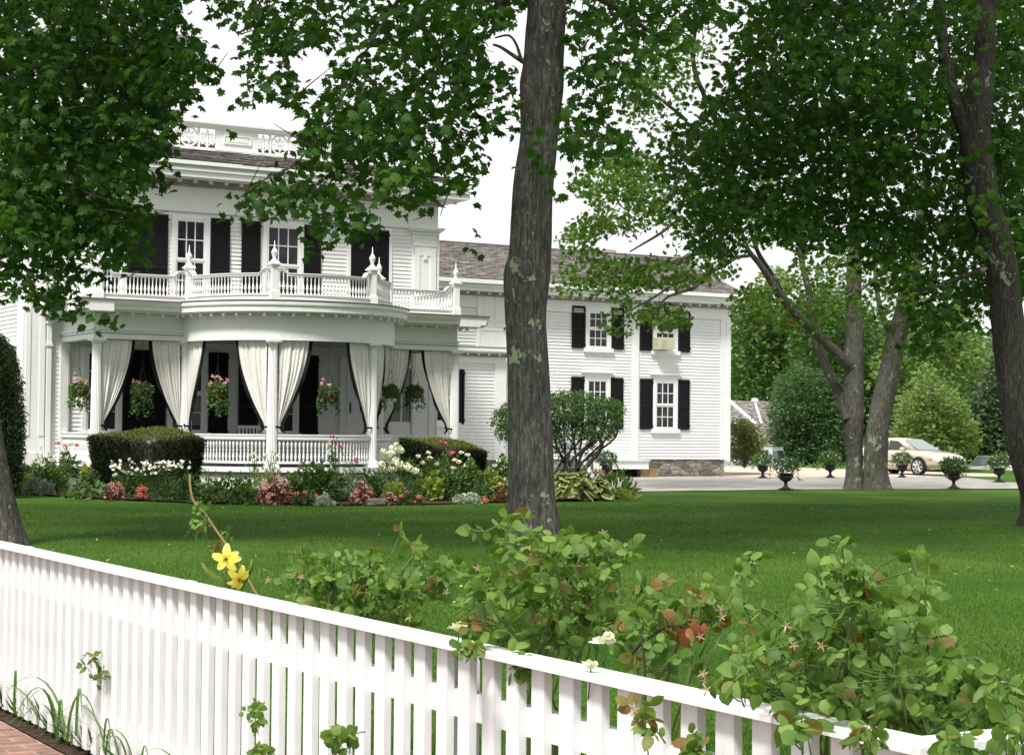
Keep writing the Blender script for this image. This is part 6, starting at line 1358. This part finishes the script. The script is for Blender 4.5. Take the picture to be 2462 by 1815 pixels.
def hosta(label, x, base, width, h, seed):
    g = np.random.default_rng(seed); p = G(x, base); d = depth(p); w_ = width * d / F; root = thing('variegated_hosta', label, 'plant', (p.x, p.y, .03), 0, BG); n = 62
    a = g.random(n) * 6.283; r = g.random(n) ** .6; base3 = np.array([p.x, p.y, .05])
    P = base3 + np.stack([np.cos(a) * r * w_ * .40, np.sin(a) * r * w_ * .36, h * (.95 - .62 * r ** 1.5)], 1)
    tip = np.stack([np.cos(a), np.sin(a), .25 - .75 * r], 1) + g.normal(0, .12, (n, 3)); nr = np.stack([-.3 * np.cos(a), -.3 * np.sin(a), np.ones(n)], 1) + g.normal(0, .22, (n, 3)); R3 = orient(n, tip, nr); sz = g.uniform(.26, .38, n)
    scatter('leaf_edges', (OVAL[0] * [1.15, 1, 1], OVAL[1]), P, R3, sz, M['cream'], root)
    P2 = P + R3[:, :, 2] * .012 + R3[:, :, 1] * (sz * .10)[:, None]; scatter('leaf_centres', OVAL, P2, R3, sz * .74, M['hosta'], root)
hosta('large hosta with cream-edged leaves right of the middle trunk', 1366, 1204, 100, .58, 71)
hosta('second cream-edged hosta between the large one and the ferns', 1436, 1203, 60, .40, 72)
hosta('cream-edged hosta peeping out on the left side of the middle trunk', 1196, 1200, 62, .42, 73)
plant('fern_plant', 'tall bright fern clump at the right end of the bed by the drive', 1480, 1140, 1200, 96, M['green'], (.14, .24), LANCE, 1.5, tipup=.9, up=.4)
plant('fern_plant', 'dark fern behind the large cream-edged hosta', 1395, 1138, 1188, 110, M['deep'], (.12, .2), LANCE, 1.2, tipup=.8)
plant('grassy_plant', 'spiky light tuft at the very end of the bed', 1508, 1184, 1203, 40, M['lime'], (.12, .2), LANCE, .8, tipup=.6)
p = G(905, 1216); b = MB(); b.box(-.19, .19, -.12, .12, 0, .13); bl = b.build('stone_block', M['stone'], None, local=True); bl.location = (p.x, p.y, .02); bl.rotation_euler = (0, 0, -TH); tag(bl, 'small grey stone block at the lawn edge between two begonias', 'stone')
bm_ = bl.modifiers.new('edge', 'BEVEL'); bm_.width = .02; bm_.segments = 2

# ------------------------------------------------------------------ foreground roses and lily behind the fence
RG = 'rose bushes behind the picket fence'
def rose(label, polys, dr, n_canes, base_px, seed, cover=2.0, size=(.075, .115), extra=.03, tops=(), sepals=(), name='rose_bush', group=RG):
    cover *= 2.6; sprig = n_canes <= 4
    g = np.random.default_rng(seed); d0 = sum(dr) / 2; q = at(base_px, 1300, d=d0 + (.5 if sprig else 0)); root = thing(name, label, 'rose bush', (q.x, q.y, 0), 0, group)
    AP = []; TT = []; TP = []; b = MB(); cn = []
    for poly, cov in polys:
        one = .30 * (sum(size) / 2) ** 2 * (F / d0) ** 2; n = max(6, int(parea(poly) * cov * cover / one)); c = sample_poly(g, poly, n); AP.append(unproj(c, g.uniform(*dr, n)))
    for pts in tops: AP.append(np.array([tuple(at(x, y, d=g.uniform(*dr))) for x, y in pts]))
    P = np.concatenate(AP); n = len(P); base = np.array([q.x, q.y, 0.])
    if not sprig:
        for k in range(n_canes):                               # arching canes
            e = P[g.integers(n)]; s = base + np.array([g.normal(0, .10), g.normal(0, .10), 0]); m1 = s * .5 + e * .5 + [0, 0, .10 * abs(e[2])] + g.normal(0, .04, 3)
            b.tube([tuple(v) for v in spline([s, m1, e], 5)], list(np.linspace(.006, .0022, 11)), 5, False); cn.append((s, m1, e))
        b.build('canes', M['cane'], root); b = MB()
    for i in range(n):                                         # each compound leaf hangs off a short shoot
        if cn and g.random() < .6:
            s, m1, e = cn[np.argmin([np.linalg.norm(c_[2] - P[i]) for c_ in cn])]; v = e - P[i]; l = np.linalg.norm(v); v = v / (l + 1e-6) * min(l, .14) + [0, 0, -.03]
        else: v = np.array([.03, .02, -.05]) + g.normal(0, .02, 3)
        b.tube([tuple(P[i]), tuple(P[i] + v * .5 + g.normal(0, .006, 3)), tuple(P[i] + v)], [.0012, .0016, .002], 4, False)
    for pts in tops:
        w = [at(x, y, d=d0) for x, y in pts]; b.tube([tuple(v) for v in spline([tuple(v) for v in w] + [tuple(w[-1] - Vector((0, 0, .2)))], 4)], .003, 5, False)
    b.build('shoot_sprays', M['stem'], root)
    tip = g.normal(0, 1, (n, 3)); tip[:, 2] = tip[:, 2] * .5 + .05; tip /= np.linalg.norm(tip, axis=1, keepdims=True)
    R5 = orient(n, tip, rnd_dirs(g, n, .7, .6)); sz = g.uniform(*size, n); Q = []; TP = []; NR = []; Z = []; TT = []; old = (g.random(n) < extra)
    for (x, y, a, sc) in ((.04, .30, -1.15, .36), (-.04, .30, 1.15, .36), (.04, .60, -1.0, .42), (-.04, .60, 1.0, .42), (0, .72, 0, .48)):
        loc = np.array([x, y, -.10 * y * y]); dr_ = np.array([-math.sin(a), math.cos(a), -.15])
        Q.append(P + np.einsum('nij,j->ni', R5, loc) * sz[:, None] - tip * .05); TP.append(np.einsum('nij,j->ni', R5, dr_) + g.normal(0, .22, (n, 3))); NR.append(R5[:, :, 2] + g.normal(0, .45, (n, 3)))
        Z.append(sz * sc * g.uniform(.7, 1.15, n)); TT.append(np.stack([np.clip(g.random(n) ** 1.3, 0, 1), np.where(old, g.uniform(.3, 1, n), (g.random(n) < .03) * g.uniform(.2, .8, n))], 1))
    Q = np.concatenate(Q); scatter('foliage', (OVAL[0][[0, 0, 2, 3]] * [1.28, 1, 1.4], OVAL[1]), Q, orient(len(Q), np.concatenate(TP), np.concatenate(NR)), np.concatenate(Z), M['rose'], root, np.concatenate(TT))
    if sepals:
        W = np.array([tuple(at(x, y, d=g.uniform(dr[0] - .1, d0))) for x, y in sepals]); k = 5; Q = np.repeat(W, k, 0); a = np.tile(np.arange(k) * 1.2566, len(W)) + np.repeat(g.random(len(W)) * 6, k)
        r_, u_, f_ = np.array(RT), np.array(UP), -np.array(FW); tp = np.cos(a)[:, None] * r_ + np.sin(a)[:, None] * u_ + .35 * f_; scatter('spent_flowers', LANCE, Q, orient(len(Q), tp, np.tile(f_, (len(Q), 1)) + g.normal(0, .2, (len(Q), 3))), g.uniform(.011, .018, len(Q)), M['p_tan'], root)
    return root
c8 = lambda pts: sc_(pts, 2.686, 600, 1200); cb_ = lambda pts: sc_(pts, 1.6454, 1100, 1150)
rose('rose bush farthest along the fence, right of the yellow lily', [(c8([(160, 600), (240, 560), (330, 440), (300, 350), (390, 320), (520, 300), (600, 370), (700, 340), (850, 350), (900, 440), (1000, 390), (1100, 350), (1180, 380), (1330, 390), (1330, 540), (1180, 620), (1060, 790), (900, 830), (700, 770), (450, 740), (270, 680)]), 1.0)], (6.3, 7.2), 16, 860, 101, 1.55, tops=[c8([(970, 230), (1015, 275), (1070, 290), (1120, 340)]), c8([(330, 310), (300, 345)])], sepals=c8([(330, 500), (460, 500), (620, 455), (1030, 760), (820, 590), (1270, 600), (120, 520)]))
rose('rose bush in front of the foot of the middle trunk', [(cb_([(0, 440), (100, 360), (150, 260), (230, 210), (350, 220), (420, 230), (560, 215), (640, 205), (715, 240), (690, 330), (640, 400), (600, 480), (660, 560), (560, 640), (450, 660), (300, 690), (120, 680), (0, 600)]), 1.0)], (5.0, 5.9), 18, 1300, 102, 1.75, tops=[cb_([(250, 135), (205, 160), (200, 200), (190, 240)]), cb_([(60, 205), (110, 210), (190, 200)])], sepals=cb_([(80, 355), (135, 545), (350, 495), (575, 215), (10, 595)]))
rose('thin rose bush with brown withered leaves and one white rose', [(cb_([(660, 430), (780, 380), (880, 430), (960, 380), (1060, 350), (1180, 370), (1060, 440), (1180, 490), (1000, 600), (880, 640), (760, 600), (650, 520)]), .62), (cb_([(640, 560), (900, 640), (1000, 800), (900, 840), (760, 800), (560, 720)]), .45)], (4.6, 5.2), 12, 1560, 103, 1.3, extra=.2, tops=[cb_([(1180, 285), (1150, 330), (1130, 420), (1140, 520), (1160, 580)])], sepals=cb_([(1040, 515), (1045, 548), (960, 625), (975, 770), (978, 800), (760, 485)]))
rose('largest rose bush, spilling over the cap rail near the fence corner', [(cb_([(1040, 790), (1120, 640), (1250, 620), (1340, 560), (1340, 460), (1400, 370), (1450, 330), (1560, 320), (1640, 370), (1600, 440), (1720, 480), (1780, 400), (1870, 380), (1870, 470), (1800, 540), (1900, 620), (2000, 690), (2080, 760), (2200, 780), (2260, 830), (2260, 980), (2100, 1010), (1900, 990), (1700, 990), (1500, 950), (1250, 910), (1050, 860)]), 1.0)], (3.75, 4.6), 24, 2080, 104, 1.95, (.064, .10), .04, tops=[cb_([(1470, 235), (1520, 255), (1530, 310), (1540, 400), (1540, 470)]), cb_([(1790, 290), (1800, 340), (1820, 400), (1830, 470)]), cb_([(1860, 350), (1850, 420)]), cb_([(1200, 510), (1260, 540), (1280, 600)])], sepals=cb_([(1280, 765), (970, 770), (985, 835), (1300, 580), (1330, 660), (2160, 800), (1440, 660)]))
rose('trailing rose shoot hanging over the front of the cap rail', [(cb_([(1560, 960), (1660, 950), (1650, 1040), (1570, 1040)]), 1.2), (cb_([(1290, 930), (1390, 930), (1380, 1000), (1300, 1000)]), .6), (cb_([(1900, 990), (2060, 1000), (2040, 1080), (1920, 1080)]), .9), (cb_([(2150, 980), (2220, 980), (2210, 1050), (2160, 1050)]), .8)], (3.35, 3.6), 4, 1960, 105, 1.3, (.08, .11), .1)
rose('small rose sprig hanging over the rail below the middle trunk', [(cb_([(0, 660), (70, 640), (70, 730), (0, 730)]), 1.2), (cb_([(240, 710), (270, 715), (270, 770), (245, 770)]), 1)], (4.95, 5.1), 3, 1130, 106, 1.2, (.08, .10), 0)
rose('small dark rose shoot poking out between the pickets near the middle', [(cb_([(690, 900), (800, 890), (800, 1010), (750, 1010)]), .5), (cb_([(900, 990), (960, 990), (960, 1090), (905, 1080)]), .8)], (4.1, 4.25), 4, 1580, 107, 1.0, (.07, .09), .4, sepals=cb_([(700, 915)]))
rose('rose sprig with reddish young leaves poking through the pickets at the left', [([(190, 1565), (240, 1562), (280, 1590), (270, 1625), (255, 1660), (225, 1620), (205, 1625)], .5)], (8.0, 8.15), 4, 262, 108, 1.1, (.07, .1), .35)
rose('ivy-like rose sprig low between the pickets left of the middle', [([(595, 1690), (630, 1685), (632, 1735), (605, 1740)], .8), ([(610, 1790), (640, 1790), (640, 1815), (610, 1815)], .6)], (6.1, 6.2), 3, 640, 109, 1.1, (.06, .09), 0)
rose('dark ivy-like sprig low between the pickets in the middle', [([(808, 1750), (845, 1745), (850, 1790), (815, 1795)], 1.0)], (5.2, 5.3), 3, 850, 110, 1.2, (.07, .1), 0)
# withered cluster and white roses
def bloom(label, px, py, d, size, seed, name='white_rose', open_=1.0):
    g = np.random.default_rng(seed); c = at(px, py, d=d); root = thing(name, label, 'flower', tuple(c)); n = 22; a = g.random(n) * 6.28; r = g.random(n) ** .7
    v = g.normal(0, 1, (n, 3)); v[:, 2] = np.abs(v[:, 2]) * .8 - .1; v /= np.linalg.norm(v, axis=1, keepdims=True); P = np.array(c) + v * size * (.16 + .26 * g.random((n, 1))) - [0, 0, size * .2]
    tip = v * .45 * open_ + [0, 0, 1.0] + g.normal(0, .18, (n, 3)); scatter('petals', (OVAL[0] * [1.7, 1, 2.2], OVAL[1]), P, orient(n, tip, -v + g.normal(0, .2, (n, 3))), g.uniform(size * .45, size * .62, n), M['p_white'], root)
    b = MB(); b.tube([tuple(c), tuple(c + Vector((.01, .02, -.05))), tuple(c + Vector((.03, .06, -.10)))], .002, 5); b.build('stem', M['stem'], root)
bloom('open white rose above the fence in the thin rose bush', *cb_([(585, 640)])[0], 4.75, .044, 1); bloom('half-open white rosebud resting on the cap rail', *cb_([(528, 745)])[0], 4.62, .032, 2, open_=.5); bloom('small white rose at the left edge of the middle rose bush', *cb_([(5, 592)])[0], 5.2, .032, 3)
g = np.random.default_rng(77); wl = thing('withered_leaves', 'cluster of rust-brown withered rose leaves on a bare brown cane', 'leaves', tuple(at(1650, 1500, d=4.9)))
P = np.array([tuple(at(x, y, d=4.88 + g.uniform(-.05, .05))) for x, y in cb_([(850, 570), (870, 590), (885, 610), (930, 560), (950, 575), (975, 570), (990, 580), (915, 590), (840, 600), (960, 600)])]); n = len(P)
M['rust'] = leafmat('rust_brown_leaves', (.20, .055, .02), (.30, .11, .04), .3)
scatter('foliage', OVAL, P, orient(n, g.normal(0, .5, (n, 3)) + [0, 0, -1], g.normal(0, .6, (n, 3)) + [-.4, -.8, .3]), g.uniform(.03, .048, n), M['rust'], wl)
b = MB(); b.tube([tuple(at(x, y, d=4.9)) for x, y in cb_([(660, 720), (740, 640), (830, 580), (900, 590), (1000, 560)])], .005, 5); b.tube([tuple(at(x, y, d=4.9)) for x, y in cb_([(900, 700), (905, 640), (915, 590), (935, 500)])], .004, 5); b.build('cane', M['twig'], wl)
# yellow lily
ly = at(550, 1450, d=7.0); lily = thing('yellow_lily', 'yellow lily with two open flowers rising above the cap rail', 'flower', (ly.x, ly.y, 0)); R3, U3, F3 = Vector(RT), Vector(UP), -Vector(FW)
def petals(c, r, angs, seed, nm='flower', tilt=Vector((0, 0, 0))):
    b = MB(); g = random.Random(seed); f = (F3 + tilt).normalized()
    for a in angs:
        d = (R3 * math.cos(a) + U3 * math.sin(a)); d = (d - f * d.dot(f)).normalized(); s = f.cross(d); o = len(b.v); L_ = r * g.uniform(.9, 1.1)
        for t in np.linspace(0, 1, 8):
            w_ = L_ * .27 * math.sin(math.pi * (.12 + .80 * t)) ** .8; q = c + d * L_ * (.05 + .95 * t) + f * L_ * (.55 * t - .75 * t * t)
            for e in (-1, -.4, .4, 1): b.v.append(tuple(q + s * w_ * e + f * L_ * (.06 * abs(e) - .03 * math.cos(t * 9 + a) * abs(e))))
        for i in range(7):
            for k in range(3): b.f.append((o + i * 4 + k, o + i * 4 + k + 1, o + i * 4 + k + 5, o + i * 4 + k + 4))
    me = b.build(nm, M['p_yellow'], lily, True)
    ca = me.data.color_attributes.new('tint', 'FLOAT_COLOR', 'POINT'); ca.data.foreach_set('color', np.array([[((i // 4) % 8) / 8, 0, 0, 1] for i in range(len(b.v))], dtype=np.float32).ravel())
    b = MB()
    for k in range(6): a = k * 1.05 + .3; e = c + f * r * .45 + (R3 * math.cos(a) + U3 * math.sin(a)) * r * .14; b.tube([tuple(c), tuple((c + e) / 2 + f * .005), tuple(e)], .0016, 4); b.lathe([(.001, -.004), (.003, 0), (.001, .004)], e, 5)
    b.build('stamens', M['lime'], me)
c_ = at(545, 1344, d=6.95); petals(c_, .056, [.55, 1.55, 2.85, 4.0, 5.35, .05], 1); c_ = at(573, 1390, d=7.0); petals(c_, .050, [.35, 1.3, 3.5, 4.3, 4.9, 2.4], 2, tilt=Vector((.5, 0, -.35)))
b = MB()
for pts, r in (([(484, 1352), (496, 1372), (512, 1386), (535, 1396)], (.004, .011, .012, .005)), ([(606, 1344), (604, 1362), (600, 1380)], (.004, .009, .005)), ([(523, 1386), (533, 1394), (544, 1402)], (.005, .009, .005))): b.tube([tuple(at(x, y, d=7.0)) for x, y in pts], list(r), 8)
b.build('bud', M['lime'], lily, True); b = MB()
for pts in ([(547, 1350), (552, 1400), (556, 1460), (560, 1600)], [(512, 1386), (548, 1406), (556, 1450)], [(573, 1395), (560, 1430), (558, 1470)], [(600, 1380), (580, 1420), (560, 1460)]): b.tube([tuple(at(x, y, d=7.02)) for x, y in pts], .0045, 6)
b.tube([tuple(at(560, 1600, d=7.02)), (ly.x, ly.y, 0)], .005, 6); b.build('stem', M['stem'], lily)
# long bare rose cane leaning over the lawn
cane = rose('long thin bare rose cane leaning left above the yellow lily', [([(455, 1190), (470, 1185), (520, 1250), (560, 1320), (600, 1400), (585, 1405), (520, 1320), (470, 1250)], .14)], (7.1, 7.3), 1, 625, 111, 1.0, (.055, .085), .2, tops=[[(470, 1215), (490, 1220)], [(462, 1252), (472, 1262)], [(478, 1262), (495, 1258)], [(520, 1305), (505, 1318)], [(540, 1280), (545, 1290)]], name='rose_cane')
b = MB(); b.tube([tuple(v) for v in spline([tuple(at(x, y, d=7.2)) for x, y in [(456, 1140), (458, 1175), (466, 1205), (482, 1222), (498, 1242), (520, 1275), (545, 1310), (560, 1335), (590, 1380), (612, 1420), (622, 1436)]], 4)], .0045, 6); b.build('long_cane', M['wood'], cane)
# strap-leaved clumps pushing through the fence
def strapclump(label, x, y, n, h, spread_, seed, lean=-1.0):
    g = np.random.default_rng(seed); root = thing('daylily_clump', label, 'plant', (FX - .05, y, 0), 0, 'strap-leaved clumps along the fence foot'); a = g.uniform(0, 6.28, n)
    tip = np.stack([-abs(np.cos(a)) * .9 + .1, np.sin(a) * 1.2 - .15, np.zeros(n)], 1); P = np.stack([np.full(n, FX - .03) - g.random(n) * .05, y + g.normal(0, spread_, n), g.uniform(.02, .10, n)], 1)
    y_ = tip / np.linalg.norm(tip, axis=1, keepdims=True); z = np.tile([0, 0, 1.], (n, 1)); R4 = np.stack([np.cross(y_, z), y_, z], 2)
    T = strap(8, .009, 1.35); o = scatter('foliage', T, P, R4, g.uniform(h * .7, h * 1.1, n), M['blade'], root); return root
strapclump('daylily clump at the left picture edge beside the brick walk', 0, 9.75, 7, .58, .22, 121); strapclump('daylily clump with arching leaves left of the reddish rose sprig', 0, 8.45, 10, .60, .20, 122)
strapclump('broad-leaved daylily clump at the foot of the fence, under the reddish rose sprig', 0, 7.35, 11, .52, .28, 123); strapclump('low daylily tuft at the bottom edge below the yellow lily', 0, 6.5, 7, .44, .2, 124)

g = np.random.default_rng(8); n = 170; px = np.stack([g.uniform(0, 2462, n), 1195 + 260 * g.random(n) ** 1.6], 1); q = unproj(px, np.ones(n)); dd = (0 - EYE) / (q[:, 2] - EYE); P = np.array([0, 0, EYE]) + (q - [0, 0, EYE]) * dd[:, None] + [0, 0, .035]; P = P[P[:, 0] > FX + .3]; n = len(P)
M['litter'] = leafmat('dry_fallen_leaves', (.32, .28, .10), (.42, .40, .26), .2)
tag(scatter('fallen_leaves', OVAL, P, orient(n, g.normal(0, 1, (n, 3)) * [1, 1, .2], rnd_dirs(g, n, 1, .3)), g.uniform(.025, .05, n), M['litter']), 'small pale fallen leaves scattered over the lawn', 'leaves', kind='stuff')
# ------------------------------------------------------------------ grass blades on the nearer lawn and at the fence foot
g = np.random.default_rng(5)
def blades(name, n, px, h, label):
    q = unproj(px, np.ones(len(px))); d = (0 - EYE) / (q[:, 2] - EYE); P = np.array([0, 0, EYE]) + (q - [0, 0, EYE]) * d[:, None]; P = P[(P[:, 0] > FX + .08) & (P[:, 1] > YC + .05)]; k = len(P)
    d2 = (P[:, 0] - T1.x) ** 2 + (P[:, 1] - T1.y) ** 2; P[:, 2] = .10 * np.exp(-d2 / .9) - .006
    tip = g.normal(0, .38, (k, 3)); tip[:, 2] = 1; nr = g.normal(0, 1, (k, 3)); dist = np.linalg.norm(P, axis=1)
    T = (np.array([(-.07, 0, 0), (.07, 0, 0), (.05, .6, .03), (0, 1, .14), (-.05, .6, .03)], float), [(0, 1, 2), (0, 2, 4), (4, 2, 3)])
    pn = np.array([noise.noise(Vector((p[0] * .5, p[1] * .5, 3))) for p in P[::1]]) if k < 400000 else np.zeros(k)
    t = np.stack([np.clip(g.random(k) * .75 + pn * .5 + .1, 0, 1), (g.random(k) < .03) * .6], 1)
    o = scatter(name, T, P, orient(k, tip, nr), g.uniform(*h, k) * np.clip(.75 + dist / 40, .8, 1.5), M['grass'], None, t); tag(o, label, 'grass', kind='stuff')
M['grass'] = leafmat('grass_blades', (.028, .080, .010), (.084, .150, .024), .3, .6, extra=(.20, .19, .06), spec=.08)
n = 380000; px = np.stack([g.uniform(-260, 2760, n), 1212 + (1900 - 1212) * g.random(n) ** 1.15], 1); blades('lawn_grass', n, px, (.018, .036), 'short mown grass of the front lawn behind the fence')
n = 16000; Y = g.uniform(2.8, 13, n); P = np.stack([FX + .02 + np.abs(g.normal(0, .22, n)), Y, np.zeros(n)], 1); tip = g.normal(0, .35, (n, 3)); tip[:, 2] = 1
T = (np.array([(-.05, 0, 0), (.05, 0, 0), (.035, .6, .05), (0, 1, .2), (-.035, .6, .05)], float), [(0, 1, 2), (0, 2, 4), (4, 2, 3)])
tag(scatter('tall_grass', T, P, orient(n, tip, g.normal(0, 1, (n, 3))), g.uniform(.06, .2, n), M['grass'], None), 'longer uncut grass along the inside of the fence', 'grass', kind='stuff')
